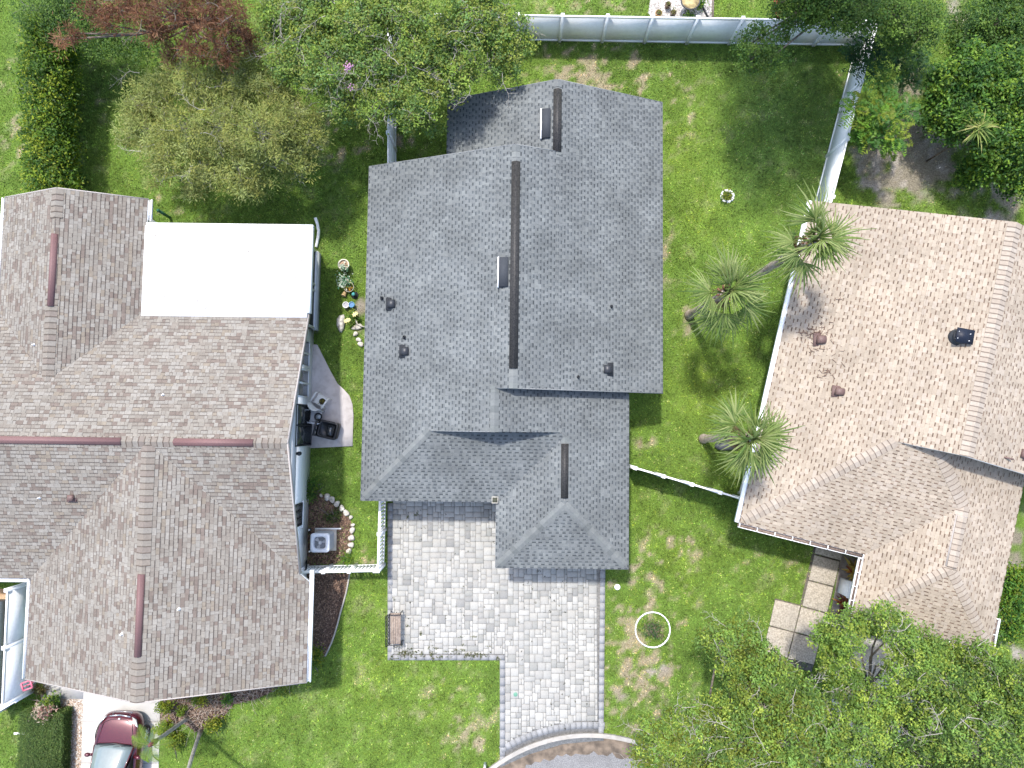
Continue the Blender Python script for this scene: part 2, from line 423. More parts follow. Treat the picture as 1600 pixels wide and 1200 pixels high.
mr = nt.nodes.new('ShaderNodeMapRange'); mr.inputs['From Min'].default_value = .3; mr.inputs['From Max'].default_value = .7; mr.inputs['To Min'].default_value = .55; mr.inputs['To Max'].default_value = 1.3
nt.links.new(nz.outputs['Fac'], mr.inputs['Value'])
hv = nt.nodes.new('ShaderNodeVectorMath'); hv.operation = 'SCALE'
nt.links.new(at_.outputs['Color'], hv.inputs[0]); nt.links.new(mr.outputs['Result'], hv.inputs['Scale'])
nt.links.new(hv.outputs['Vector'], b.inputs['Base Color']); b.inputs['Roughness'].default_value = 1; b.inputs['Specular IOR Level'].default_value = .05
bp = nt.nodes.new('ShaderNodeBump'); bp.inputs['Strength'].default_value = .5; bp.inputs['Distance'].default_value = .03
nt.links.new(nz.outputs['Fac'], bp.inputs['Height']); nt.links.new(bp.outputs['Normal'], b.inputs['Normal'])
ground = mesh_np('ground', np.stack([vx, vy, vz], 1), quads.ravel(), np.full(len(quads), 4), m, smooth=True)
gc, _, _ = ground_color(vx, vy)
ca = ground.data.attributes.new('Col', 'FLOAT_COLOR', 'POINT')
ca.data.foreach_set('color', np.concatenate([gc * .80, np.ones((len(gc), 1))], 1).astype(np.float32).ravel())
tag(ground, 'grassy ground of the lots with dry and sandy patches', kind='structure')

# grass blades
BARE = [DRIVE, PATIO, BED_AC, BED_SIDE, CONC, GRAVEL, GRAVEL_N, BED_R, pts([(132, 1050), (60, 1050), (64, 1068), (132, 1092)])]
HOUSES_IN = [[(-5, -2.2), (-5, 9), (-2, 9), (-2, 11.7), (5, 11.7), (5, .8), (3.7, .8), (3.7, -4.4), (0, -4.4), (0, -2.2)],
             [(-24, -5), (-24, 4), (-18.5, 4), (-18.5, 7.8), (-8.6, 7.0), (-8.6, -8.6), (-17, -8.6), (-17, -5)],
             [(9.2, -3.0), (12.3, 7.6), (22, 6), (22, -5), (18, -7), (13.6, -6.3), (13.4, -3.9)]]
N = 620000
bx = rng.uniform(-22.5, 22.5, N); by = rng.uniform(-16, 18.5, N)
keep = np.ones(N, bool)
for pg in BARE + HOUSES_IN: keep &= ~inside(pg, bx, by)
keep &= np.hypot(bx - STREET_C[0], by - STREET_C[1]) > STREET_R + .02
for pg in (BED_FRONT,): keep &= ~(inside(pg, bx, by) & (rng.random(N) < .93))
bx, by = bx[keep], by[keep]
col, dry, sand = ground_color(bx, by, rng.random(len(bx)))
k2 = rng.random(len(bx)) > np.clip(sand * .93 + dry * .25, 0, .95)
bx, by, col, dry = bx[k2], by[k2], col[k2], dry[k2]
n = len(bx)
h = rng.uniform(.012, .040, n) * (1 - .4 * dry); w = rng.uniform(.012, .028, n); th = rng.uniform(0, 6.283, n); lean = rng.uniform(.03, .075, n); la = rng.uniform(0, 6.283, n)
V = np.zeros((n, 3, 3))
V[:, 0] = np.stack([bx - np.cos(th) * w, by - np.sin(th) * w, np.full(n, -.01)], 1)
V[:, 1] = np.stack([bx + np.cos(th) * w, by + np.sin(th) * w, np.full(n, -.01)], 1)
V[:, 2] = np.stack([bx + np.cos(la) * lean, by + np.sin(la) * lean, h], 1)
m1 = fbm(bx, by, 4.5, 71, 2); m2 = fbm(bx, by, 8.5, 77, 2); m3 = fbm(bx, by, 2.2, 83, 3)
clump = np.clip(1 + (m1 - .5) * 1.6 + (m2 - .5) * 2.0, .3, 2.0)
V[:, 2, 2] *= .5 + clump * .7
yl = np.clip((m3 - .52) * 4 + (m2 - .5) * 2, 0, 1)[:, None]; st_ = (np.clip((m1 - .60) * 6, 0, 1) * (rng.random(n) < .55))[:, None]
col = col * (1 - yl * .5) + col * np.array([1.45, 1.2, .95]) * yl * .5
col = col * (1 - st_ * .4) + np.array([.30, .26, .15]) * st_ * .4
tint = (rng.uniform(.6, 1.42, n) * clump)[:, None] * np.stack([rng.uniform(.85, 1.2, n), np.ones(n), rng.uniform(.7, 1.2, n)], 1)
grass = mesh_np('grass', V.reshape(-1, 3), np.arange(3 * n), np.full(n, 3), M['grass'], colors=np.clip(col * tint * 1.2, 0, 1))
tag(grass, 'short green lawn grass between the houses', 'grass', kind='stuff')

# ------------------------------------------------------------------ paving
def sheet(name, poly, z0, z1, mat, parent=None, kind='structure', label=None):
    mb = MB(); mb.prism(poly if area(poly) > 0 else poly[::-1], z0, z1)
    o = mb.build(name, mat, parent)
    if parent is None: tag(o, label, kind=kind)
    return o
def area(p): return sum(p[i][0] * p[(i + 1) % len(p)][1] - p[(i + 1) % len(p)][0] * p[i][1] for i in range(len(p))) / 2

driveway = sheet('driveway', DRIVE, -.05, .030, M['joint'], label='paved driveway in mixed light grey concrete pavers')
U = .1085
x0d, x1d = DRIVE[0][0] + .215, DRIVE[7][0] - .215
xB = DRIVE[2][0] + .215
yA = DRIVE[1][1] + .215
ytop = -2.3
nxg = int((x1d - x0d) / U); nyg = int((ytop - (-14.0)) / U)
occ = np.zeros((nxg, nyg), bool)
gxc = x0d + (np.arange(nxg) + .5) * U; gyc = ytop - (np.arange(nyg) + .5) * U
gX, gY = np.meshgrid(gxc, gyc, indexing='ij')
arc_r = STREET_R + .20
ok = (gY > yA) | (gX > xB)
ok &= np.hypot(gX - STREET_C[0], gY - STREET_C[1]) > arc_r + .27
ok &= ~((gX > -.30) & (gY > -4.65))
occ |= ~ok
pieces = []
R = random.Random(3)
SH = [(3, 2), (2, 3), (2, 2), (3, 2), (2, 3), (3, 3), (4, 2), (1, 2), (2, 1), (3, 1), (1, 3)]
for j in range(nyg):
    for i in range(nxg):
        if occ[i, j]: continue
        opts = SH[:7] if R.random() < .93 else SH[7:]
        opts = opts[:]; R.shuffle(opts)
        for (w_, h_) in opts + [(2, 1), (1, 2), (1, 1)]:
            if i + w_ <= nxg and j + h_ <= nyg and not occ[i:i + w_, j:j + h_].any():
                occ[i:i + w_, j:j + h_] = True; pieces.append((i, j, w_, h_)); break
SHADES = [(0.281, 0.276, 0.260), (0.313, 0.308, 0.287), (0.339, 0.335, 0.313), (0.245, 0.245, 0.230), (0.295, 0.293, 0.277), (0.326, 0.318, 0.295), (0.223, 0.222, 0.213), (0.358, 0.353, 0.331)]
SHW = [3, 4, 4, 1.6, 3, 3, .7, 3]
meshes = {}
def paver_mesh(w_, h_, s):
    k = (w_, h_, s)
    if k not in meshes:
        mb = MB(); g = .0068
        mb.box((-w_ * U / 2 + g, -h_ * U / 2 + g, -.03), (w_ * U / 2 - g, h_ * U / 2 - g, .012), SHADES[s], bev=.006)
        o = mb.build('paver', M['paver'], attr=True); meshes[k] = o.data; bpy.data.objects.remove(o)
    return meshes[k]
order = sorted(range(len(pieces)), key=lambda q: -pieces[q][2] * pieces[q][3] + R.random() * .5)
single = set(order[:300])
rest = MB()
for q, (i, j, w_, h_) in enumerate(pieces):
    cx, cy = x0d + (i + w_ / 2) * U, ytop - (j + h_ / 2) * U
    s = R.choices(range(8), SHW)[0]; dz = R.uniform(-.002, .002)
    if q in single:
        o = bpy.data.objects.new('paver', paver_mesh(w_, h_, s)); C.objects.link(o); o.parent = driveway; o.location = (cx, cy, .04 + dz)
    else:
        g = .0068
        rest.box((cx - w_ * U / 2 + g, cy - h_ * U / 2 + g, .01), (cx + w_ * U / 2 - g, cy + h_ * U / 2 - g, .052 + dz), SHADES[s], bev=.006)
# border courses of darker pavers
def border(p0, p1, wid, side):
    p0, p1 = Vector((*p0, 0)), Vector((*p1, 0)); d = p1 - p0; L = d.length; d.normalize(); s = Vector((-d.y, d.x, 0)) * side
    k = max(1, int(L / .315)); st = L / k
    for q in range(k):
        a0 = p0 + d * (q * st + .005); a1 = p0 + d * ((q + 1) * st - .005)
        v = R.uniform(.225, .28); col = (v, v * 1.01, v * 1.03)
        poly = [a0, a1, a1 + s * wid, a0 + s * wid]
        poly = [(p.x, p.y) for p in poly]
        if area(poly) < 0: poly = poly[::-1]
        rest.prism(poly, .01, .051 + R.uniform(-.002, .002), col)
D = DRIVE
border(D[0], D[1], .205, 1); border((D[1][0] + .21, D[1][1]), (D[2][0] + .2, D[2][1]), .205, 1)
border((D[2][0], D[2][1] - .0), (D[3][0], D[3][1] + .1), .205, 1)
border((D[7][0], D[7][1] + .22), (D[8][0], D[8][1]), .205, 1)
for q in range(24):
    a0 = math.radians(126.5 - q * 1.9); a1 = math.radians(126.5 - (q + 1) * 1.9 + .08)
    pl = [(STREET_C[0] + r * math.cos(t), STREET_C[1] + r * math.sin(t)) for r, t in ((arc_r, a0), (arc_r, a1), (arc_r + .26, a1), (arc_r + .26, a0))]
    cx = sum(p[0] for p in pl) / 4
    if D[2][0] < cx < D[7][0] - .02:
        v = R.uniform(.225, .28)
        if area(pl) < 0: pl = pl[::-1]
        rest.prism(pl, .01, .051, (v, v * 1.01, v * 1.02))
o = rest.build('paver', M['paver'], driveway, attr=True); o['kind'] = 'stuff'

# street, gutter silt and kerb at the cul-de-sac
def ring(name, r0, r1, z0, z1, a0, a1, k, mat, wob=0, label=None):
    mb = MB(); RR = random.Random(name)
    prev = None
    for i in range(k + 1):
        t = math.radians(a0 + (a1 - a0) * i / k); ri = r0 + (RR.uniform(-wob, wob) if wob else 0)
        c, s = math.cos(t), math.sin(t); X, Y = STREET_C[0], STREET_C[1]
        cur = [(X + ri * c, Y + ri * s, z0), (X + ri * c, Y + ri * s, z1), (X + r1 * c, Y + r1 * s, z1), (X + r1 * c, Y + r1 * s, z0)]
        if prev:
            for q in range(3): mb.poly([prev[q], cur[q], cur[q + 1], prev[q + 1]])
        prev = cur
    return tag(mb.build(name, mat), label, kind='structure')
ring('street', 0.0, STREET_R - .15, -.02, .006, 0, 360, 72, M['asphalt'], label='pale asphalt of the cul-de-sac')
ring('gutter', STREET_R - .75, STREET_R - .14, -.01, .012, 0, 360, 200, M['mud'], wob=.12, label='dark silt lying in the street gutter')
ring('kerb', STREET_R - .13, STREET_R + .03, -.02, .10, 0, 360, 120, M['kerb'], label='pale concrete kerb around the cul-de-sac')

# left concrete driveway, its slabs
cd = tag(MB(), ) if False else None
conc = sheet('concrete_driveway', CONC, -.05, .012, M['joint'], label='white concrete driveway with a red car on it')
def slab_box(parent, name, x0, x1, y0, y1, z, mat, g=.008):
    mb = MB(); mb.box((x0 + g, y0 + g, -.02), (x1 - g, y1 - g, z), bev=.008); return mb.build(name, mat, parent)
cx0, cx1 = CONC[0][0], CONC[2][0]
ys = [P(0, y)[1] for y in (1040, 1128, 1192, 1225)]
for q in range(3): slab_box(conc, 'concrete_slab', cx0, cx1, ys[q + 1], ys[q], .03, M['concrete'])
mb = MB(); sp = pts([(131.4, 1050), (60, 1050), (68, 1068), (76, 1091), (131.4, 1092)]); mb.prism(sp if area(sp) > 0 else sp[::-1], -.02, .028)
mb.build('concrete_slab', M['concrete'], conc)

# patio beside the left house
pat = sheet('patio', PATIO, -.05, .05, M['patio'], label='pale pinkish concrete patio slab beside the blue wall')
# garden beds
for nm, pg, lb in (('mulch_bed', BED_SIDE, 'dark brown mulch bed beside the front eave of the brown house'), ('mulch_bed', BED_AC, 'weedy mulch bed around the air conditioner'), ('mulch_bed', BED_FRONT, 'mulch bed full of dead twigs under the front gable')):
    sheet(nm, pg, -.03, .010 if pg is not BED_FRONT else .004, M['mulch_soil'], label=lb)
sheet('gravel_bed', GRAVEL, -.03, .006, mat_noise('gravel_soil', (.14, .105, .08), (.26, .21, .175), scale=14), label='gravel strip between hedge and concrete driveway')
sheet('gravel_bed', GRAVEL_N, -.03, .006, mat_noise('gravel_soil_pale', (.34, .32, .30), (.5, .48, .46), scale=14), label='pale gravel bed beyond the back fence')

sheet('planting_bed', BED_R, -.03, .005, mat_noise('sandy_bed', (.15, .125, .105), (.27, .235, .20), scale=6, c3=(.08, .065, .055), s3=2.0), label='sandy planting bed between the entrance slabs and the beige eave')
def scatter_in(poly, n, seed):
    r = np.random.default_rng(seed); p = np.array(poly)
    x = r.uniform(p[:, 0].min(), p[:, 0].max(), n * 3); y = r.uniform(p[:, 1].min(), p[:, 1].max(), n * 3)
    k = inside(poly, x, y); return x[k][:n], y[k][:n], r

def chips(name, poly, n, z, size, cols, mat, label, cat, elong=2.5, flat=.35):
    x, y, r = scatter_in(poly, n, len(label)); n = len(x)
    th = r.uniform(0, 6.283, n); L = r.uniform(.5, 1.3, n) * size; W = L / elong; hh = r.uniform(.2, 1, n) * size * flat
    ca, sa = np.cos(th), np.sin(th); V = np.zeros((n, 5, 3))
    for q, (s1, s2) in enumerate(((1, 0), (0, 1), (-1, 0), (0, -1))):
        V[:, q, 0] = x + ca * L * s1 - sa * W * s2; V[:, q, 1] = y + sa * L * s1 + ca * W * s2; V[:, q, 2] = z + r.uniform(0, .4, n) * hh
    V[:, 4, 0] = x + r.uniform(-.3, .3, n) * W; V[:, 4, 1] = y + r.uniform(-.3, .3, n) * W; V[:, 4, 2] = z + hh
    base = np.arange(n)[:, None] * 5
    F = np.concatenate([base + np.array(t) for t in ((0, 1, 4), (1, 2, 4), (2, 3, 4), (3, 0, 4))], 0)
    c = np.array(cols)[r.integers(0, len(cols), n)] * r.uniform(.7, 1.3, n)[:, None]
    o = mesh_np(name, V.reshape(-1, 3), F.ravel(), np.full(len(F), 3), mat, colors=np.clip(np.tile(c, (4, 1)), 0, 1))
    return tag(o, label, cat, kind='stuff')
BR = [(.10, .06, .042), (.065, .042, .032), (.16, .10, .07), (.22, .15, .11), (.05, .035, .03)]
chips('mulch', BED_SIDE, 4200, .012, .045, BR, M['chips'], 'dark bark mulch spread beside the brown house', 'mulch')
chips('mulch', BED_AC, 3600, .012, .045, BR + [(.20, .13, .09), (.10, .13, .04)], M['chips'], 'reddish bark mulch around the air conditioner', 'mulch')
chips('mulch', BED_FRONT, 6500, .012, .05, BR + [(.28, .21, .17), (.34, .27, .21), (.2, .14, .11)], M['chips'], 'dry mulch and litter in the front bed', 'mulch', elong=4)
GR = [(0.434, 0.406, 0.364), (0.350, 0.308, 0.266), (0.266, 0.210, 0.168), (0.490, 0.469, 0.434), (0.210, 0.140, 0.098), (0.350, 0.252, 0.182)]
chips('gravel', GRAVEL, 5200, .006, .035, GR, M['gravel'], 'mixed brown and white gravel along the driveway', 'gravel', elong=1.3, flat=.6)
chips('gravel', GRAVEL_N, 2600, .006, .035, [(.46, .44, .42), (.36, .34, .32), (.52, .50, .48), (.25, .23, .21)], M['gravel'], 'pale gravel beyond the white back fence', 'gravel', elong=1.3, flat=.6)

# stepping slabs of the right house
walk = sheet('walkway', pts([(1273, 850), (1316, 862), (1292, 965), (1268, 1050), (1195, 1030), (1211, 935), (1250, 945)]), -.04, .008, mat_noise('walk_joint_soil', (.07, .06, .05), (.14, .12, .10), scale=9), label='walkway of square exposed aggregate slabs')
def Z75(l): return pts([(1180 + x / 7.5, 840 + y / 7.5) for x, y in l])
for pg in (Z75([(725, 20), (1035, 100), (1000, 264), (697, 184)]), Z75([(691, 203), (987, 282), (915, 566), (626, 490)]), Z75([(619, 507), (909, 582), (835, 876), (550, 795)]),
           Z75([(537, 812), (833, 893), (758, 1182), (463, 1100)]), Z75([(232, 728), (524, 800), (450, 1100), (166, 1024)]), Z75([(160, 1040), (446, 1112), (372, 1404), (92, 1330)]),
           Z75([(458, 1118), (755, 1194), (682, 1484), (384, 1410)])):
    mb = MB(); mb.prism(pg if area(pg) > 0 else pg[::-1], -.02, .045)
    o = mb.build('paving_slab', M['slab'], walk)
    bv = o.modifiers.new('bevel', 'BEVEL'); bv.width = .012; bv.segments = 2
sheet('concrete_driveway', pts([(1330, 985), (1395, 1002), (1445, 1020), (1420, 1240), (1290, 1240), (1302, 1060)]), -.04, .02, mat_noise('concrete_sand', (.44, .41, .37), (.58, .55, .51), scale=2.5, c3=(.32, .28, .24), s3=1.5), label='pale concrete driveway under the oaks')
# ------------------------------------------------------------------ houses
def jit(c, r, a=.1):
    k = r.uniform(1 - a, 1 + a); return (c[0] * k, c[1] * k, c[2] * k)
class StyleGrey:
    e = .122
    def tiles(self, s0, s1, r, k=0):
        # dragon-tooth strips, staggered from course to course as roofers lay them
        pitch = .245; off = (k % 2) * .5 + ((k * 7) % 5) * .06
        i = math.floor(s0 / pitch) - 2; out = []; prev = None
        while i * pitch < s1 + pitch:
            c = (i + off) * pitch; a = c + r.uniform(-.03, .03); w = r.uniform(.095, .15)
            if prev is not None: out.append((prev, a, jit(r.choice([(0.140, 0.150, 0.150), (0.146, 0.156, 0.157), (0.133, 0.143, 0.145), (0.154, 0.165, 0.164)]), r, .06), None, .006))
            if r.random() < .05: w = .01
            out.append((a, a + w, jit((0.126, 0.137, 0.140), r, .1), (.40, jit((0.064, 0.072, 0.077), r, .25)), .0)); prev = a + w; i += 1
        return out
class StyleBrown:
    e = .128
    def tiles(self, s0, s1, r, k=0):
        s = s0 - r.uniform(0, .3); out = []; run = None
        while s < s1:
            w = r.choice([.11, .13, .16, .20, .24]) * r.uniform(.9, 1.1)
            if run is None or r.random() < .84: run = r.choices([(0.207, 0.190, 0.165), (0.152, 0.125, 0.107), (0.197, 0.170, 0.137), (0.227, 0.213, 0.190), (0.184, 0.164, 0.141)], [5, 2.0, 1.2, 4.0, 2.4])[0]
            out.append((s, s + w - .012, jit(run, r, .08), (.17, jit((0.089, 0.074, 0.065), r, .2)) if r.random() < .62 else None, r.choice([0, .006])))  # dark strip paints the course's shadow line along the tab's lower edge
            out.append((s + w - .012, s + w, (0.126, 0.108, 0.094), None, 0)); s += w
        return out
class StyleBeige:
    e = .128
    def tiles(self, s0, s1, r, k=0):
        pitch = .33; off = (k % 2) * .5 + ((k * 7) % 5) * .07
        i = math.floor(s0 / pitch) - 2; out = []; prev = None
        while i * pitch < s1 + pitch:
            c = (i + off) * pitch; a = c + r.uniform(-.06, .06); w = r.uniform(.10, .18)
            if prev is not None: out.append((prev, a, jit(r.choice([(0.317, 0.268, 0.212), (0.341, 0.289, 0.230), (0.294, 0.246, 0.193), (0.332, 0.284, 0.232)]), r, .06), None, .006))
            if r.random() < .1: w = .02
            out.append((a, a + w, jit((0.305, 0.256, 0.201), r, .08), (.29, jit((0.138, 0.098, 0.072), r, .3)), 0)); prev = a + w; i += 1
        return out

class Roof:
    def __init__(self, root, style, mat, deckmat, seed):
        self.root, self.st, self.mat = root, style, mat
        self.V = []; self.Q = []; self.Cc = []; self.deck = MB(); self.caps = []; self.seed = seed; self.deckmat = deckmat
    def plane(self, O, a, b, s, pieces, z0=2.6):
        """O on the eave, a along the eave, b up the slope (plan units), pieces = (t0,t1,L0,R0,L1,R1)"""
        O = np.array([O[0], O[1], z0]); a3 = np.array([a[0], a[1], 0.]); b3 = np.array([b[0], b[1], s])
        nrm = np.array([-b[0] * s, -b[1] * s, 1.]); nrm /= np.linalg.norm(nrm)
        rows = []; cols = []; e = self.st.e
        for (t0, t1, L0, R0, L1, R1) in pieces:
            def bd(t):
                k = (t - t0) / (t1 - t0) if t1 > t0 else 0
                return L0 + (L1 - L0) * k, R0 + (R1 - R0) * k
            k0, k1 = int(math.floor(t0 / e)), int(math.ceil(t1 / e - 1e-6))
            for k in range(k0, k1):
                A, B = max(k * e, t0), min((k + 1) * e, t1)
                if B - A < 1e-4: continue
                la, ra = bd(A); lb, rb = bd(B)
                r = random.Random(self.seed * 1000 + k + int(abs(O[0] * 7 + O[1] * 3)))
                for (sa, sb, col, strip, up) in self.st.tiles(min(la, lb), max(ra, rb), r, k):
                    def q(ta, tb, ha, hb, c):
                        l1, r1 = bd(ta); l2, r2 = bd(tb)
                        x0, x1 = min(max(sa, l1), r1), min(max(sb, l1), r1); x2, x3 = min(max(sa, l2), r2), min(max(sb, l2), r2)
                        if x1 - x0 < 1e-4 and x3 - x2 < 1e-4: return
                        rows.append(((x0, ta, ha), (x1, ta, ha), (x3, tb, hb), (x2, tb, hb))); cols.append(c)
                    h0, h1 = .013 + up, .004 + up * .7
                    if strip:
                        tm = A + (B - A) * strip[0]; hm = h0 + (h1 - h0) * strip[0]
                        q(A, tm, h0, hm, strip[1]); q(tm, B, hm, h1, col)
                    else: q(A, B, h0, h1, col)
                    x0, x1 = min(max(sa, la), ra), min(max(sb, la), ra)
                    if x1 - x0 > 1e-4:
                        rows.append(((x0, A, -.002), (x1, A, -.002), (x1, A, h0), (x0, A, h0))); cols.append(jit(col, r, .05) if not strip else strip[1])
            # solid deck below the shingles
            cs = [(L0, t0), (R0, t0), (R1, t1), (L1, t1)]
            top = [tuple(O + a3 * S + b3 * T - nrm * .004) for S, T in cs]
            bot = [tuple(np.array(p) - np.array([0, 0, .16])) for p in top]
            if (a[0] * b[1] - a[1] * b[0]) < 0: top, bot = top[::-1], bot[::-1]
            n = len(self.deck.v); self.deck.v.extend(bot); self.deck.v.extend(top)
            for f in ((3, 2, 1, 0), (4, 5, 6, 7), (0, 1, 5, 4), (1, 2, 6, 5), (2, 3, 7, 6), (3, 0, 4, 7)):
                self.deck.f.append(tuple(n + i for i in f)); self.deck.c.append((.5, .5, .5))
        if rows:
            Rw = np.array(rows)  # n,4,3
            W = O + Rw[..., 0:1] * a3 + Rw[..., 1:2] * b3 + Rw[..., 2:3] * nrm
            if (a[0] * b[1] - a[1] * b[0]) < 0: W = W[:, ::-1]
            self.V.append(W.reshape(-1, 3)); self.Cc.extend(cols)
    def finish(self):
        self.roof = self.deck.build('roof', self.deckmat, self.root)
        V = np.concatenate(self.V); n = len(V) // 4
        o = mesh_np('shingles', V, np.arange(4 * n), np.full(n, 4), self.mat, self.roof, colors=self.Cc)
        o['kind'] = 'stuff'
        return self.roof
    def ridge(self, p0, p1, drop, cols, ex=.21, half=.17, skip=None, lift=.022, band=0.0):
        """ridge or hip caps one by one from p0 (low end) to p1 (high end)"""
        p0, p1 = Vector(p0), Vector(p1); d = p1 - p0; L = d.length; d.normalize()
        s = d.cross(Vector((0, 0, 1))).normalized(); up = s.cross(d)
        n = max(1, int(L / ex)); st = L / n
        key = {}
        for i in range(n):
            if skip and skip[0] <= (i + .5) / n <= skip[1]: continue
            ci = i % len(cols)
            if ci not in key:
                mb = MB(); c = cols[ci]; l0, l1 = -.02, st
                P_ = lambda al, sd, h: tuple(d * al + s * (sd * half) + Vector((0, 0, -abs(sd) * half * drop)) + up * h)
                for sd in (-1, 1):
                    q = [P_(l0, 0, lift + .012), P_(l1, 0, lift), P_(l1, sd, lift - .004), P_(l0, sd, lift + .008)]
                    f = [P_(l0, 0, lift + .012), P_(l0, sd, lift + .008), P_(l0, sd, 0), P_(l0, 0, 0)]
                    g = [P_(l0, sd, lift + .008), P_(l1, sd, lift - .004), P_(l1, sd, -.01), P_(l0, sd, -.01)]
                    if sd < 0: q, f, g = q[::-1], f[::-1], g[::-1]
                    mb.poly(q[::-1], c); mb.poly(f, c); mb.poly(g, c)
                    if band:
                        b_ = [P_(l0 + .001, 0, lift + .014), P_(l0 + band, 0, lift + .0135), P_(l0 + band, sd, lift + .0095), P_(l0 + .001, sd, lift + .010)]
                        if sd < 0: b_ = b_[::-1]
                        mb.poly(b_[::-1], (c[0] * .52, c[1] * .48, c[2] * .46))
                o = mb.build('ridge_cap', self.mat, attr=True); key[ci] = o.data; bpy.data.objects.remove(o)
            o = bpy.data.objects.new('ridge_cap', key[ci]); C.objects.link(o); o.parent = self.roof; o.location = p0 + d * (i * st)

def box_vent(parent, x, y, z, w=.28, l=.30, h=.22, mat=None, name='roof_vent', rz=0):
    """curved static roof vent: flange, throat and hooded cap with an open face"""
    mb = MB()
    mb.box((-w * .8, -l * .8, -.01), (w * .8, l * .8, .012))
    prof = [(-l / 2, .0), (-l / 2, h * .62), (-l * .36, h * .9), (0, h), (l * .36, h * .9), (l / 2, h * .62), (l / 2, .10)]
    n = len(mb.v)
    for sx in (-w / 2, w / 2): mb.v.extend([(sx, py, pz) for py, pz in prof])
    k = len(prof)
    for i in range(k - 1): mb.f.append((n + i, n + i + 1, n + k + i + 1, n + k + i)); mb.c.append(mb.col)
    mb.f.append(tuple(n + i for i in range(k - 1, -1, -1))); mb.f.append(tuple(n + k + i for i in range(k))); mb.c.extend([mb.col] * 2)
    o = mb.build(name, mat or M['dark_metal'], parent); o.location = (x, y, z); o.rotation_euler = (0, 0, rz)
    return o
def pipe(parent, x, y, z, r=.035, h=.25, mat=None):
    mb = MB(); mb.lathe([(r * 2.4, -.03), (r * 2.2, .02), (r * 1.2, .06), (r, .07), (r, h), (r * .75, h), (r * .75, h - .08), (0, h - .08)], 12)
    o = mb.build('vent_pipe', mat or M['dark_metal'], parent); o.location = (x, y, z); return o
def ridge_vent(parent, p0, p1, w, h, drop, mat):
    """long low ridge vent with baffle edges"""
    p0, p1 = Vector(p0), Vector(p1); d = (p1 - p0).normalized(); s = d.cross(Vector((0, 0, 1))).normalized()
    mb = MB(); prof = [(-w, -.02 - w * drop), (-w, h * .55 - w * drop), (-w * .8, h * .8 - w * drop * .8), (-w * .25, h - w * drop * .25), (0, h), (w * .25, h - w * drop * .25), (w * .8, h * .8 - w * drop * .8), (w, h * .55 - w * drop), (w, -.02 - w * drop)]
    n = len(mb.v); k = len(prof)
    for p in (p0, p1):
        for a, z in prof: mb.v.append(tuple(p + s * a + Vector((0, 0, z))))
    for i in range(k - 1): mb.f.append((n + i, n + i + 1, n + k + i + 1, n + k + i)); mb.c.append(mb.col)
    mb.f.append(tuple(n + i for i in range(k - 1, -1, -1))); mb.f.append(tuple(n + k + i for i in range(k))); mb.c.extend([mb.col] * 2)
    return mb.build('ridge_vent', mat, parent)
def wall_prism(mb, poly, z1, z0=-.05): mb.prism(poly if area(poly) > 0 else poly[::-1], z0, z1)
def gable(mb, pa, apex, pb, th, axis):
    """triangular gable wall pa-apex-pb, thickness th along axis vector"""
    ax = Vector((*axis, 0)) * th; a, p, b = Vector(pa), Vector(apex), Vector(pb)
    mb.poly([tuple(a), tuple(b), tuple(p)]); mb.poly([tuple(p + ax), tuple(b + ax), tuple(a + ax)])
    for u_, v_ in ((a, b), (b, p), (p, a)): mb.poly([tuple(v_), tuple(u_), tuple(u_ + ax), tuple(v_ + ax)])

# ---- the grey house in the middle
ROT = math.radians(-.70)
hm = thing('house', 'single storey house with new grey shingle roof and paver driveway, middle of the lots', 'house', (0, 0, 0), ROT)
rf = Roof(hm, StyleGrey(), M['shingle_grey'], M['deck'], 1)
S = .40; E0 = 2.6
LU, RU, RU3 = -5.54, 5.59, 4.33
VB2, VB1, VF1, VF3, VP, VG = 12.40, 9.76, 1.27, -.22, -2.82, -5.20
RG1, RG3, RGA = (LU + RU) / 2, (LU + RU3) / 2, 1.895
GL = -.54
h1, h3, hg = RG1 - LU, RG3 - LU, RU3 - RGA
# left plane (S = v, T = u - LU)
rf.plane((LU, 0), (0, 1), (1, 0), S, [(0, -VP + VF3, VP, VB1, VF3, VB1), (-VP + VF3, h3, VF3, VB1, VF3, VB1), (h3, h1, VF1, VB1, VF1, VB1)])
# right plane of the two rear gables
hg2 = 4.10; RG2 = RU - hg2
rf.plane((RU, 0), (0, 1), (-1, 0), S, [(0, hg2, VF1, VB2, VF1, VB2), (hg2, h1, VF1, VB1, VF1, VB1)])
rf.plane((RG2 - hg2, 0), (0, 1), (1, 0), S, [(0, hg2, VB1 - .45, VB2, VB1 - .45, VB2)])
# lower right plane running out over the garage
rf.plane((RU3, 0), (0, 1), (-1, 0), S, [(0, hg, VG, VF1 + .4, VG + hg, VF1 + .4), (hg, hg + .165, VP + hg, VF1 + .4, VF3, VF1 + .4), (hg + .165, h3, VF3, VF1 + .4, VF3, VF1 + .4)])
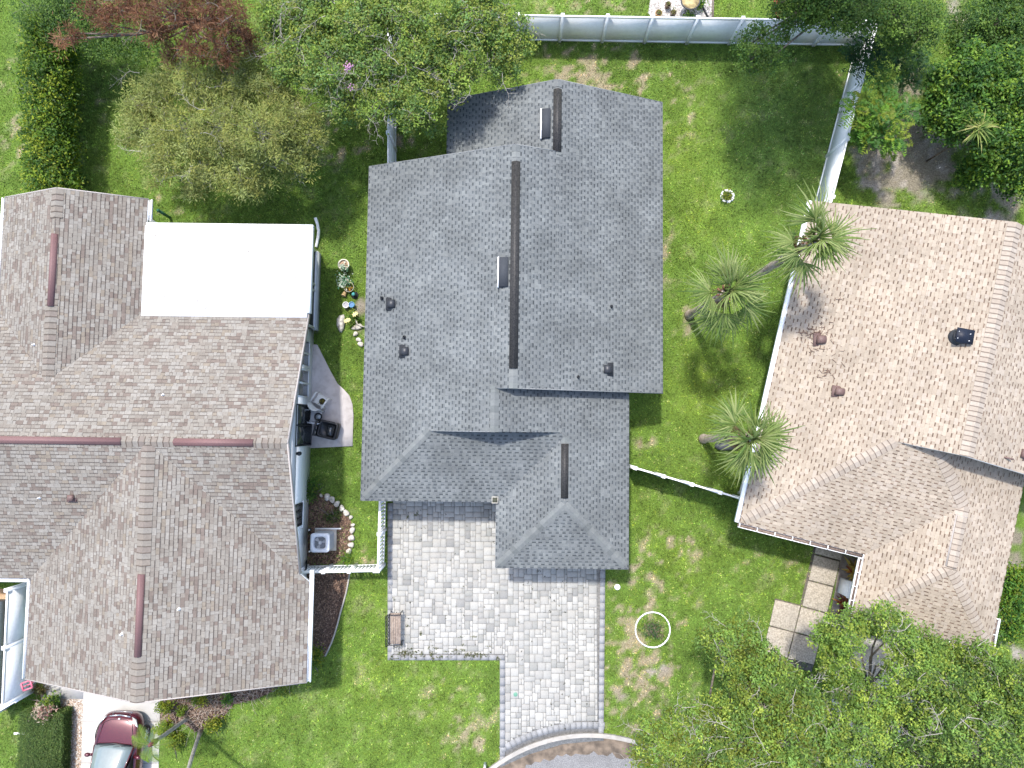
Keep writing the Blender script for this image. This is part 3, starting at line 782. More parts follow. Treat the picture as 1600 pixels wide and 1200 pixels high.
# porch plane, garage planes
tp = -VP + VF3 + .3
rf.plane((0, VP), (1, 0), (0, 1), S, [(0, hg, LU, GL, LU + hg, GL + hg), (hg, tp, LU + hg, RGA, LU + tp, RGA - (tp - hg))])
rf.plane((GL, 0), (0, 1), (1, 0), S, [(0, hg, VG, VP, VG + hg, VP + hg)])
rf.plane((0, VG), (1, 0), (0, 1), S, [(0, hg, GL, RU3, RGA, RGA)])
roof = rf.finish()
zR1, zR2, zR3, zG = E0 + S * h1, E0 + S * hg2, E0 + S * h3, E0 + S * hg
GC = [(0.150, 0.162, 0.159), (0.145, 0.155, 0.155), (0.158, 0.168, 0.165), (0.120, 0.130, 0.130), (0.153, 0.164, 0.163), (0.148, 0.158, 0.158)]
rf.ridge((RG1, VF1 + .01, zR1), (RG1, VB1 - .02, zR1), S, GC, skip=(.075, .935), half=.15)
rf.ridge((RG2, VB1 - .1, zR2), (RG2, VB2 - .02, zR2), S, GC, skip=(.08, .90), half=.15)
rf.ridge((RG3, VF3 + .01, zR3), (RG3, VF1 + .1, zR3), S, GC, half=.15)
rf.ridge((RGA, VP + hg - .02, zG), (RGA, VG + hg, zG), S, GC, half=.15, skip=(.08, .97))
rf.ridge((LU + .16, VP + .16, E0 + .16 * S), (LU - VP + VF3, VF3, E0 + S * (-VP + VF3)), S * .707, GC, half=.14, ex=.22)
rf.ridge((GL + .16, VG + .16, E0 + .16 * S), (RGA, VG + hg, zG), S * .707, GC, half=.14, ex=.22)
rf.ridge((RU3 - .16, VG + .16, E0 + .16 * S), (RGA, VG + hg, zG), S * .707, GC, half=.14, ex=.22)
ridge_vent(roof, (RG1 + .0, 1.95, zR1), (RG1, 9.15, zR1), .15, .07, S, M['vent_black'])
ridge_vent(roof, (RG2, 9.75, zR2), (RG2, 12.05, zR2), .15, .07, S, M['vent_black'])
ridge_vent(roof, (RGA, -2.55, zG), (RGA, -.62, zG), .13, .07, S, M['vent_black'])
def local(px, py, z, root):
    w = Vector(P(px, py, z)) - root.location; t = -root.rotation_euler[2]
    return (w.x * math.cos(t) - w.y * math.sin(t), w.x * math.sin(t) + w.y * math.cos(t))
def zl(u): return E0 + S * (u - LU)
for px, py in ((612, 475), (633, 549)):
    z = zl(local(px, py, 3.2, hm)[0]); u, v = local(px, py, z, hm); box_vent(roof, u, v, zl(u), .27, .30, .17)
z = E0 + S * (RU - local(949, 577, 3.2, hm)[0]); u, v = local(949, 577, z, hm); box_vent(roof, u, v, E0 + S * (RU - u), .27, .30, .17)
for px, py in ((597, 466), (632, 527)):
    z = zl(local(px, py, 3.2, hm)[0]); u, v = local(px, py, z, hm); pipe(roof, u, v, zl(u))
for px, py in ((955, 479), (903, 589)):
    z = E0 + S * (RU - local(px, py, 3.4, hm)[0]); u, v = local(px, py, z, hm); pipe(roof, u, v, E0 + S * (RU - u), .03, .2)
# attic vent boxes lying on the left slopes
def slope_box(parent, u0, u1, v0, v1, zf, h, mat, name):
    mb = MB(); n = len(mb.v)
    mb.v.extend([(u0, v0, zf(u0) - .02), (u1, v0, zf(u1) - .02), (u1, v1, zf(u1) - .02), (u0, v1, zf(u0) - .02),
                 (u0, v0, zf(u0) + h), (u1, v0, zf(u1) + h * .75), (u1, v1, zf(u1) + h * .75), (u0, v1, zf(u0) + h)])
    for f in ((3, 2, 1, 0), (4, 5, 6, 7), (0, 1, 5, 4), (1, 2, 6, 5), (2, 3, 7, 6), (3, 0, 4, 7)): mb.f.append(tuple(n + i for i in f)); mb.c.append(mb.col)
    o = mb.build(name, mat, parent)
    fr = MB(); fr.bar((u0 - .02, v0 - .02, zf(u0) + h * .5), (u0 - .02, v1 + .02, zf(u0) + h * .5), .05, h * .9); fr.build('vent_rim', M['white_metal'], parent)
    return o
u0, v0 = local(779, 448, 4.7, hm); u1, v1 = local(794, 402, 4.75, hm)
slope_box(roof, u0, u1, v0, v1, zl, .13, M['skylight'], 'attic_vent')
u0, v0 = local(846, 216, 4.1, hm); u1, v1 = local(860, 170, 4.15, hm)
slope_box(roof, u0, u1, v0, v1, lambda u: E0 + S * (u - (RG2 - hg2)), .13, M['skylight'], 'attic_vent')
# rake and eave drip edges
for a_, b_ in (((LU, VP, E0), (LU, VB1, E0)), ((RU, VF1, E0), (RU, VB2, E0)), ((RU3, VG, E0), (RU3, VF1 - .02, E0)), ((LU, VP, E0), (GL, VP, E0)), ((GL, VG, E0), (RU3, VG, E0)), ((GL, VG, E0), (GL, VP, E0)),
               ((LU, VB1, E0), (RG1, VB1, zR1)), ((RG1, VB1, zR1), (RG2, VB1, zR2)), ((RG2, VB2, zR2), (RU, VB2, E0)), ((RG2, VB2, zR2), (RG2 - hg2, VB2, E0)), ((RG1, VF1, zR1), (RU, VF1, E0)), ((RG3, VF3, zR3), (LU - VP + VF3, VF3, E0 + S * (-VP + VF3)))):
    o3 = Vector((0, 0, -.05)); dr = MB(); dr.bar(Vector(a_) + o3, Vector(b_) + o3, .03, .12); dr.build('drip_edge', M['drip'], roof)
lb = MB(); u, v = local(773.5, 781, 2.65, hm)
for (xa, xb, ya, yb) in ((-.12, .12, -.12, -.095), (-.12, .12, .095, .12), (-.12, -.095, -.095, .095), (.095, .12, -.095, .095)): lb.box((u + xa, v + ya, 2.45), (u + xb, v + yb, 2.74))
lo = lb.build('leader_box', mat_plain('leader_cream', (.42, .40, .35), .6), roof)
lb = MB(); lb.box((u - .094, v - .094, 2.4), (u + .094, v + .094, 2.70)); lb.build('leader_box_opening', mat_plain('opening_dark', (.05, .055, .04), .9), roof)  # dark block filling the box opening
# walls
wm = MB()
wall_prism(wm, [(LU + .5, VP + .5), (GL + .4, VP + .5), (GL + .4, VG + .5), (RU3 - .45, VG + .5), (RU3 - .45, VF1 + .5), (RU - .5, VF1 + .5), (RU - .5, VB2 - .35), (RG2 - hg2 + .5, VB2 - .35), (RG2 - hg2 + .5, VB1 - .35), (LU + .5, VB1 - .35)], 2.45)
gable(wm, (LU + .5, VB1 - .35, 2.45), (RG1, VB1 - .35, zR1 - .2), (RU - .5, VB1 - .35, 2.45), .15, (0, -1))
gable(wm, (RG2 - hg2 + .5, VB2 - .35, 2.45), (RG2, VB2 - .35, zR2 - .2), (RU - .5, VB2 - .35, 2.45), .15, (0, -1))
gable(wm, (LU + .5, VF1 + .45, 2.45), (RG1, VF1 + .45, zR1 - .2), (RU - .5, VF1 + .45, 2.45), .15, (0, 1))
gable(wm, (LU + .5, VF3 + .28, 2.45), (RG3, VF3 + .28, zR3 - .2), (RU3 - .5, VF3 + .28, 2.45), .15, (0, 1))
wm.build('wall', M['stucco_grey'], hm)
gd = MB()
for i in range(4): gd.box((GL + .9, VG + .44, .06 + i * .53), (RU3 - .9, VG + .495, .06 + i * .53 + .515))
gd.build('garage_door', M['white_metal'], hm)

# ---- the brown roofed house on the left
hl = thing('house', 'house with brown mottled shingle roof, mauve ridge vents and white flat lanai roof', 'house', (0, 0, 0), ROT)
rl = Roof(hl, StyleBrown(), M['shingle_brown'], M['white_metal'], 2)
Sb, Sf = .4167, .388
RK = -7.67; RV = -.70; EB, EF = 4.06, -5.80
FL, FR, FRG, FV = -17.55, -7.35, -12.45, -9.40
WL, WR, WRG, WV = -19.31, -13.90, -16.605, 8.40
WEST = -24.0
hw = WRG - WL
# rear slope, cut round the rear wing
tB = EB - RV; kk = Sb * hw / Sb
rl.plane((0, EB), (1, 0), (0, -1), Sb, [(0, hw, WR, RK, WRG, RK), (0, hw, WEST, WL, WEST, WRG), (hw, tB, WEST, RK, WEST, RK)])
# front slope either side of the front gable
tF = RV - EF; hf = FR - FRG
rl.plane((0, EF), (1, 0), (0, 1), Sf, [(0, -(RK - FR), RK, RK, RK, RK), (-(RK - FR), tF, RK, RK, FR - tF, RK), (0, tF, WEST, FL, WEST, FL + tF)])
# front gable slopes
rl.plane((FR, 0), (0, 1), (-1, 0), Sf, [(0, hf, FV, EF, FV, EF + hf)])
rl.plane((FL, 0), (0, 1), (1, 0), Sf, [(0, hf, FV, EF, FV, EF + hf)])
# rear wing slopes
rl.plane((WR, 0), (0, 1), (-1, 0), Sb, [(0, hw, EB, WV, EB - hw, WV)])
rl.plane((WL, 0), (0, 1), (1, 0), Sb, [(0, hw, EB, WV, EB - hw, WV)])
roofl = rl.finish()
zF, zW = E0 + Sf * hf, E0 + Sb * hw
BC = [(0.197, 0.178, 0.154), (0.187, 0.163, 0.139), (0.204, 0.188, 0.166), (0.179, 0.153, 0.133)]
rl.ridge((FRG, FV + .02, zF), (FRG, RV + .1, zF), Sf, BC, half=.24, skip=(.165, .52), band=.03)
rl.ridge((WRG, EB - hw, zW), (WRG, WV - .02, zW), Sb, BC, half=.22, skip=(.46, .84), band=.035)
rl.ridge((WEST + 3, RV, zF), (RK - .02, RV, zF), Sb, BC, half=.18, skip=(0.0, .47), band=.035)
def seg(p, q, z):
    a_ = local(p[0], p[1], z, hl); b_ = local(q[0], q[1], z, hl); return a_, b_
a_, b_ = seg((218, 898), (214, 1027), zF + .05); ridge_vent(roofl, (FRG - .02, b_[1], zF), (FRG - .02, a_[1], zF), .12, .10, Sf, M['mauve'])
a_, b_ = seg((87, 365), (80, 478), zW + .05); ridge_vent(roofl, (WRG, b_[1], zW), (WRG, a_[1], zW), .12, .10, Sb, M['mauve'])
a_, b_ = seg((-120, 700), (187, 704), zF + .05); ridge_vent(roofl, (a_[0], RV, zF), (b_[0], RV, zF), .13, .10, Sb, M['mauve'])
a_, b_ = seg((270, 705), (394, 706), zF + .05); ridge_vent(roofl, (a_[0], RV, zF), (b_[0], RV, zF), .13, .10, Sb, M['mauve'])
def zbk(v): return E0 + Sb * (EB - v)
def zfr(v): return E0 + Sf * (v - EF)
for px, py, fn in ((255, 617, zbk), (55, 539, None), (62, 778, zfr)):
    if fn: z = fn(local(px, py, 3.9, hl)[1]); u, v = local(px, py, z, hl); z = fn(v)
    else: u, v = local(px, py, 3.4, hl); z = E0 + Sb * (u - WL)
    pipe(roofl, u, v, z, .022, .12, M['white_metal'])
u, v = local(115, 777, 3.7, hl); box_vent(roofl, u, v, zfr(v), .20, .22, .15, M['vent_brown'], rz=math.radians(90))
for px, py in ((281, 951), (196, 988)):
    u, v = local(px, py, 4.1, hl); pipe(roofl, u, v, E0 + Sf * min(FR - u, u - FL), .024, .12, M['white_metal'])
# gutters and rake boards
o3 = Vector((0, 0, -.07))
def gutter(mb, a_, b_, side):
    a_, b_ = Vector(a_), Vector(b_); d = (b_ - a_).normalized(); s_ = Vector((side[0], side[1], 0))
    mb.bar(a_ + s_ * .07 + Vector((0, 0, -.13)), b_ + s_ * .07 + Vector((0, 0, -.13)), .13, .012)
    mb.bar(a_ + s_ * .13 + Vector((0, 0, -.075)), b_ + s_ * .13 + Vector((0, 0, -.075)), .025, .12)
    mb.bar(a_ + s_ * .012 + Vector((0, 0, -.075)), b_ + s_ * .012 + Vector((0, 0, -.075)), .016, .10)
for a_, b_, s_ in (((FR, FV, E0), (FR, EF + .4, E0), (1, 0)), ((WL, 4.4, E0), (WL, WV, E0), (-1, 0)), ((WR, 7.6, E0), (WR, WV, E0), (1, 0)), ((FL, FV, E0), (FL, EF, E0), (-1, 0)), ((WEST, EF, E0), (FL - .13, EF, E0), (0, -1))):
    gt = MB(); gutter(gt, a_, b_, s_); gt.build('gutter', M['white'], roofl)
for a_, b_ in (((RK, EB, E0), (RK, RV, zF)), ((RK, RV, zF), (RK, EF + .3, E0 + .12)), ((FL, FV, E0), (FRG, FV, zF)), ((FRG, FV, zF), (FR, FV, E0)), ((WL, WV, E0), (WRG, WV, zW)), ((WRG, WV, zW), (WR, WV, E0))):
    rk = MB(); rk.bar(Vector(a_) + o3, Vector(b_) + o3, .035, .17); rk.build('rake_board', M['rake'], roofl)
# flat lanai roof with turned-up edge
lr = MB(); lr.box((WR - .02, EB - .14, 2.50), (-7.70, 7.35, 2.70), bev=.02)
lro = lr.build('lanai_roof', M['membrane'], hl)
le = MB(); le.box((WR + .02, 7.35, 2.44), (-7.60, 7.47, 2.68)); le.build('roof_edge', M['white_metal'], lro); le = MB(); le.box((-7.70, EB + .05, 2.44), (-7.60, 7.349, 2.71)); le.build('roof_edge', M['white_metal'], lro)
db = MB(); rr = random.Random(5)
for i in range(260):
    x_, y_ = rr.uniform(WR + .1, -7.8), rr.uniform(EB, 7.3)
    if rr.random() < .55: x_, y_ = rr.choice([(rr.uniform(-10.5, -7.8), rr.uniform(5, 7.3)), (x_, 7.3 - abs(rr.gauss(0, .3)))])
    L_ = rr.uniform(.01, .05) if rr.random() < .85 else rr.uniform(.06, .16); t_ = rr.uniform(0, 6.28); db.bar((x_, y_, 2.704), (x_ + L_ * math.cos(t_), y_ + L_ * math.sin(t_), 2.704), rr.uniform(.008, .02), .006)
o = db.build('roof_litter', mat_plain('leaf_litter', (.22, .19, .15), .9), lro); o['kind'] = 'stuff'
# walls
WE = -8.22
wl = MB()
wall_prism(wl, [(WEST + .4, EF + .5), (FL + .5, EF + .5), (FL + .5, FV + .45), (WE, FV + .45), (WE, EB - .25), (WR - .5, EB - .25), (WR - .5, WV - .4), (WL + .5, WV - .4), (WL + .5, EB - .3), (WEST + .4, EB - .3)], 2.50)
wall_l = wl.build('wall', M['stucco'], hl)
sd = MB()
n_s = 11
sd.box((WE, -4.6, 1.93), (WE + .030, 1.6, 2.515))
for i in range(4): sd.box((WE, -4.6, 1.93 + i * .145), (WE + .045, 1.6, 1.95 + i * .145))
for i in range(n_s):   # lapped boards of the side gable
    z0_, z1_ = 2.52 + (zF - 2.66) * i / n_s, 2.52 + (zF - 2.66) * (i + 1) / n_s
    f0, f1 = 1 - i / n_s, 1 - (i + 1) / n_s
    n = len(sd.v)
    va0, vb0, va1, vb1 = RV - (RV - EF - .5) * f0, RV + (EB - .25 - RV) * f0, RV - (RV - EF - .5) * f1, RV + (EB - .25 - RV) * f1
    sd.poly([(WE + .035, va0, z0_), (WE + .035, vb0, z0_), (WE + .012, vb1, z1_), (WE + .012, va1, z1_)])
    sd.poly([(WE - .1, va0, z0_ - .001), (WE - .1, vb0, z0_ - .001), (WE + .035, vb0, z0_), (WE + .035, va0, z0_)][::-1])
sd.build('gable_siding', M['siding'], hl)
gw = MB()
gable(gw, (FL + .5, FV + .45, 2.5), (FRG, FV + .45, zF - .2), (WE, FV + .45, 2.5), .15, (0, 1))
gw.build('gable_wall', M['stucco'], hl); gw = MB()
gable(gw, (WL + .5, WV - .4, 2.5), (WRG, WV - .4, zW - .2), (WR - .5, WV - .4, 2.5), .15, (0, -1))
gw.build('gable_wall', M['stucco'], hl)
# windows and doors in the east wall
def vline(py, z): return local(486, py, z, hl)[1]
def window(v0, v1, z0_, z1_, name='window', bars=1, gl='glass', fw=.05, frame='white_metal'):
    fr = MB()
    x0_ = WE - .02; x1_ = WE + .05
    fr.box((x0_, v0, z0_), (x1_, v1, z0_ + fw)); fr.box((x0_, v0, z1_ - fw), (x1_, v1, z1_))
    for q in range(bars + 2):
        vv = v0 + (v1 - v0 - fw) * q / (bars + 1); fr.box((x0_, vv, z0_ + fw), (x1_ - .004, vv + fw, z1_ - fw))
    w = fr.build(name, M[frame], hl)
    for q in range(bars + 1):
        va = v0 + (v1 - v0 - fw) * q / (bars + 1) + fw; vb = v0 + (v1 - v0 - fw) * (q + 1) / (bars + 1)
        pn = MB(); pn.box((WE - .01, va, z0_ + fw), (WE + .02, vb, z1_ - fw)); pn.build('pane', M[gl], w)
    return w
window(vline(574, 1), vline(531, 1), .62, 2.1, bars=1, gl='glass_grey', fw=.07)
window(vline(622, 1), vline(577, 1), .62, 2.1, bars=1, gl='glass_grey', fw=.07)
window(vline(697, 1), vline(632, 1), .06, 2.1, 'sliding_door', 1, 'glass', .05, 'dark_metal')
window(vline(823, 1.4), vline(787, 1.4), .95, 2.0, 'window', 2, 'glass_grey', .05, 'dark_metal')
sl = MB(); sl.box((WE, vline(826, 1.2), .88), (WE + .07, vline(784, 1.2), .945)); sl.build('window_sill', M['white'], hl)
sc = MB(); v_ = vline(709, 1.9); sc.box((WE, v_ - .05, 1.75), (WE + .05, v_ + .05, 1.95)); sc.lathe([(.03, 0), (.07, .02), (.085, .18), (.03, .24)], 10, (WE + .12, v_, 1.72), closed=True); sc.build('wall_lamp', M['dark_metal'], hl)
# lanai: knee wall, posts, dark screens
kn = MB(); kn.box((-8.16, EB - .25, -.05), (-8.02, 7.02, .50)); kn.box((WR - .4, 6.90, -.05), (-8.16, 7.02, .50)); kn.build('knee_wall', M['stucco_grey'], hl)
for v_ in (EB - .2, vline(452, .9), 5.6, 6.98): po = MB(); po.box((-8.13, v_ - .04, .50), (-8.05, v_ + .04, 2.5)); po.build('lanai_post', M['white_metal'], hl)
for u_ in (-9.6, -11.1, -12.6): po = MB(); po.box((u_ - .04, 6.93, .5), (u_ + .04, 7.0, 2.5)); po.build('lanai_post', M['white_metal'], hl)
po = MB(); po.box((-8.14, EB - .2, .5), (-8.04, 7.0, .56)); po.build('lanai_rail', M['white_metal'], hl)
sn = MB(); sn.box((-8.105, EB - .2, .56), (-8.095, 6.96, 2.5)); sn.build('screen', M['screen'], hl); sn = MB(); sn.box((WR - .3, 6.955, .5), (-8.12, 6.965, 2.5)); sn.build('screen', M['screen'], hl)
fl_ = MB(); fl_.box((WR - .4, EB - .25, -.04), (-8.16, 6.9, .06)); fl_.build('lanai_floor', M['patio'], hl)
# flexible gutter hose running along the lanai
ho = MB(); hp = [P(492.5, 340, .55), P(496.0, 350, .45), P(497.8, 360, .3), P(497.2, 370, .15), P(495.5, 378, .08), P(494, 386, .06)]
ho.tube(hp, .062, 8); tag(ho.build('drain_pipe', M['white'], None, smooth=True), 'white flexible drain pipe curling past the corner of the lanai roof', 'pipe')
gp = MB(); q = P(265.5, 340, 0); gp.tube([(q[0], q[1], -.05), (q[0], q[1], .9)], .06, 8); gp.lathe([(.06, .9), (.075, .93), (.05, 1.0), (.0, 1.02)], 8, (q[0], q[1], 0)); tag(gp.build('garden_post', mat_plain('green_paint', (.03, .12, .07), .5)), 'short green post behind the white flat roof', 'post')

# ---- the beige roofed house on the right
c0 = P(1155, 817, 2.6)
hr = thing('house', 'house turned at an angle under a pale beige shingle roof with brown flecks', 'house', (c0[0], c0[1], 0), math.radians(-14.0))
rr_ = Roof(hr, StyleBeige(), M['shingle_beige'], M['white_metal'], 3)
Sr = .36; W1, W3 = 12.4, 9.87; GU, GV = 4.72, -2.28
VN, VM = 12.45, 4.15
hR1, hR3, hRG = W1 / 2, W3 / 2, (W3 - GU) / 2; GM = GU + hRG
rr_.plane((0, 0), (0, 1), (1, 0), Sr, [(0, VM, 0, VN, VM, VN), (VM, hR1, VM, VN, VM, VN)])
rr_.plane((W1, 0), (0, 1), (-1, 0), Sr, [(0, hR1, VM, VN, VM, VN)])
tH = VM + .4
rr_.plane((0, 0), (1, 0), (0, 1), Sr, [(0, hRG, 0, GU, hRG, GU + hRG), (hRG, tH, hRG, GM, tH, W3 - tH)])
rr_.plane((W3, 0), (0, 1), (-1, 0), Sr, [(0, hRG, GV, VM + .4, GV + hRG, VM + .4), (hRG, tH, hRG, tH, tH, tH)])
rr_.plane((GU, 0), (0, 1), (1, 0), Sr, [(0, hRG, GV, 0, GV + hRG, hRG)])
rr_.plane((0, GV), (1, 0), (0, 1), Sr, [(0, hRG, GU, W3, GM, GM)])
roofr = rr_.finish()
zr1, zr3, zrg = E0 + Sr * hR1, E0 + Sr * hR3, E0 + Sr * hRG
RC = [(0.330, 0.284, 0.235), (0.314, 0.267, 0.219), (0.339, 0.296, 0.249), (0.302, 0.255, 0.209)]
rr_.ridge((hR1, VM + .02, zr1), (hR1, VN - .02, zr1), Sr, RC, half=.24, ex=.17, band=.028)
rr_.ridge((.14, .14, E0 + .14 * Sr), (VM, VM, E0 + Sr * VM), Sr * .707, RC, half=.19, ex=.19, band=.028)
rr_.ridge((GM, hRG, zrg), (W3 - VM, VM, E0 + Sr * VM), Sr * .707, RC, half=.22, ex=.19, band=.028)
rr_.ridge((GM, GV + hRG, zrg), (GM, hRG, zrg), Sr, RC, half=.24, ex=.19, band=.028)
rr_.ridge((GU + .14, GV + .14, E0 + .14 * Sr), (GM, GV + hRG, zrg), Sr * .707, RC, half=.19, ex=.19, band=.028)
rr_.ridge((W3 - .14, GV + .14, E0 + .14 * Sr), (GM, GV + hRG, zrg), Sr * .707, RC, half=.19, ex=.19, band=.028)
ridge_vent(roofr, (GM, .35, zrg + .02), (GM, 2.2, zrg + .02), .20, .05, Sr, M['rake'])
rr_.ridge((GM, .37, zrg + .06), (GM, 2.18, zrg + .06), Sr, RC, half=.17, ex=.19, band=.028)
def zrw(u): return E0 + Sr * u
def onroof(px, py, z=3.6):
    for _ in range(4): u, v = local(px, py, z, hr); z = zrw(u)
    return u, v, z
u, v, z = onroof(1281, 531); box_vent(roofr, u, v, z, .3, .3, .24, M['vent_brown'], rz=.2)
u, v, z = onroof(1310, 612); box_vent(roofr, u, v, z, .3, .26, .2, M['vent_brown'], rz=.1)
u, v = local(1598, 709, 3.9, hr); box_vent(roofr, u, v, E0 + Sr * (W1 - u), .3, .3, .2, M['vent_brown'])
u, v = local(1563, 714, 4.1, hr); pb = MB(); pb.tube([(0, 0, 0), (.12, 0, .05), (.3, 0, .06)], .03, 8); o = pb.build('vent_pipe', M['vent_brown'], roofr); o.location = (u, v, E0 + Sr * (W1 - u))
# solar roof fan
u, v, z = onroof(1497, 527, 4.2)
sf = MB(); sf.lathe([(.30, -.1), (.29, .02), (.20, .05), (.20, .12), (.26, .14), (.26, .17), (.22, .20), (0, .22)], 24)
fan = sf.build('solar_fan', M['dark_metal'], roofr, smooth=True); fan.location = (u, v, z)
sp_ = MB(); sp_.box((-.31, -.25, .26), (.31, .25, .29)); o = sp_.build('solar_panel', mat_plain('solar_blue', (.010, .014, .026), .5, spec=.25), fan); o.rotation_euler = (.05, .06, math.radians(4)); o.location = (.03, .03, .02)
lg = MB()
for a_, b_ in ((-.2, -.12), (.2, -.12), (.2, .12), (-.2, .12)): lg.tube([(a_, b_, .2), (a_, b_, .34)], .012, 6)
lg.build('bracket', M['white_metal'], fan)
# twigs and dead leaves fallen on the slope
tw = MB(); rr = random.Random(9)
for (px, py, nn, sp) in ((1275, 520, 46, .28), (1290, 585, 14, .12), (1285, 545, 24, .35), (1310, 470, 5, .2), (1375, 785, 4, .1), (1270, 510, 12, .3)):
    for _ in range(nn):
        u, v, z = onroof(px, py); du, dv = rr.gauss(0, sp), rr.gauss(0, sp * .8); t_ = rr.uniform(0, 6.28); L_ = rr.uniform(.04, .22)
        a_ = (u + du, v + dv, zrw(u + du) + .035); b_ = (u + du + L_ * math.cos(t_), v + dv + L_ * math.sin(t_), zrw(u + du + L_ * math.cos(t_)) + .045); tw.bar(a_, b_, .014, .01)
o = tw.build('roof_litter', mat_plain('dead_twigs', (.16, .10, .075), .9), roofr); o['kind'] = 'stuff'
# gutters with hangers along the front eaves
def open_gutter(parent, a_, b_, side, nh):
    g = MB(); a_, b_ = Vector(a_), Vector(b_); s_ = Vector((*side, 0))
    g.bar(a_ + s_ * .155 + Vector((0, 0, -.05)), b_ + s_ * .155 + Vector((0, 0, -.05)), .02, .12)
    g.bar(a_ + s_ * .01 + Vector((0, 0, -.06)), b_ + s_ * .01 + Vector((0, 0, -.06)), .012, .10)
    for i in range(nh):
        p = a_.lerp(b_, (i + .05) / (nh - 1 + .1)); g.bar(p + Vector((0, 0, 0.004)), p + s_ * .16 + Vector((0, 0, 0.004)), .03, .012)
    go = g.build('gutter', M['white'], parent)
    t = MB(); t.bar(a_ + s_ * .08 + Vector((0, 0, -.115)), b_ + s_ * .08 + Vector((0, 0, -.115)), .13, .01)
    t.build('gutter_trough', mat_noise('gutter_leaves', (.10, .07, .06), (.24, .19, .16), scale=14), go)
open_gutter(roofr, (0, 0, E0), (GU, 0, E0), (0, -1), 8)
open_gutter(roofr, (GU, -.16, E0), (GU, GV, E0), (-1, 0), 5)
open_gutter(roofr, (GU, GV, E0), (W3, GV, E0), (0, -1), 8)
open_gutter(roofr, (W3, GV, E0), (W3, GV + 1.2, E0), (1, 0), 3)
fs = MB(); fs.box((-.15, .0, 2.46), (-.012, VN, 2.585), bev=.015); fs.build('gutter', M['white'], roofr)
wr = MB()
wall_prism(wr, [(1.3, .9), (GU + 1.6, .9), (GU + 1.6, GV + .5), (W3 - .5, GV + .5), (W3 - .5, VM + .5), (W1 - .5, VM + .5), (W1 - .5, VN - .4), (1.3, VN - .4)], 2.5)
gable(wr, (.55, VN - .4, 2.5), (hR1, VN - .4, zr1 - .2), (W1 - .5, VN - .4, 2.5), .15, (0, -1))
gable(wr, (.55, VM + .4, 2.5), (hR1, VM + .4, zr1 - .2), (W1 - .5, VM + .4, 2.5), .15, (0, 1))
wr.build('wall', M['stucco_cream'], hr)
# ------------------------------------------------------------------ fences
def privacy_fence(name, label, a_, b_, h, npan, first=True, last=True, posts_n=None, boards=True, board_gap=.0, rail=.09):
    """posts with pyramid caps, rails and tongue-and-groove boards, each piece a part"""
    a_, b_ = Vector((a_[0], a_[1], 0)), Vector((b_[0], b_[1], 0)); d = b_ - a_; L = d.length; d.normalize(); ang = math.atan2(d.y, d.x)
    t = thing(name, label, 'fence', a_, ang)
    st = L / npan
    pm = MB(); pm.box((-.064, -.064, -.05), (.064, .064, h + .03)); pm.box((-.070, -.070, h + .03), (.070, .070, h + .05)); n = len(pm.v)
    pm.v.extend([(-.07, -.07, h + .06), (.07, -.07, h + .06), (.07, .07, h + .06), (-.07, .07, h + .06), (0, 0, h + .11)])
    for f in ((0, 1, 4), (1, 2, 4), (2, 3, 4), (3, 0, 4)): pm.f.append(tuple(n + i for i in f)); pm.c.append(pm.col)
    p0 = pm.build('post', M['white'], t)
    for i in range(1, npan + 1):
        o = p0.copy(); C.objects.link(o); o.parent = t; o.location = (i * st, 0, 0)
    bm_ = MB(); bm_.box((.060, -.016, .12), (st - .060, .016, h - .06)); b0 = bm_.build('panel', M['white'], t)
    rm = MB(); rm.box((.066, -.028, h - .10), (st - .066, .028, h), bev=.008); r0 = rm.build('top_rail', M['white'], t); rm = MB(); rm.box((.066, -.028, .03), (st - .066, .028, .15)); r1 = rm.build('bottom_rail', M['white'], t)
    for i in range(npan):
        if i:
            for r_ in (r0, r1, b0): o = r_.copy(); C.objects.link(o); o.parent = t; o.location = (i * st, 0, 0)
    return t
H_F = 1.80
fb0, fb1 = P(795.5, 63.0), P(1337, 71.5)
privacy_fence('fence', 'long white vinyl privacy fence along the back of the lawn', (P(610, 61)[0], P(610, 61)[1] + .03), fb1, H_F, 11)
sf0 = P(1337, 71.5); sf1 = P(1155, 770)
dv_ = Vector(sf1) - Vector(sf0); nrm_ = dv_.normalized()
privacy_fence('fence', 'white vinyl privacy fence down the right side of the lawn, running to the beige house', Vector(sf0) + nrm_ * .15, sf1, H_F, 8)
f0, f1 = P(618, 70), P(618.5, 320)
privacy_fence('fence', 'white vinyl fence behind the bushy tree, left of the grey roof', f0, f1, H_F, 3)
f0, f1 = P(980, 727), P(1146, 775)
privacy_fence('fence', 'white vinyl fence between the grey house and the beige house', f0, f1, H_F, 4)

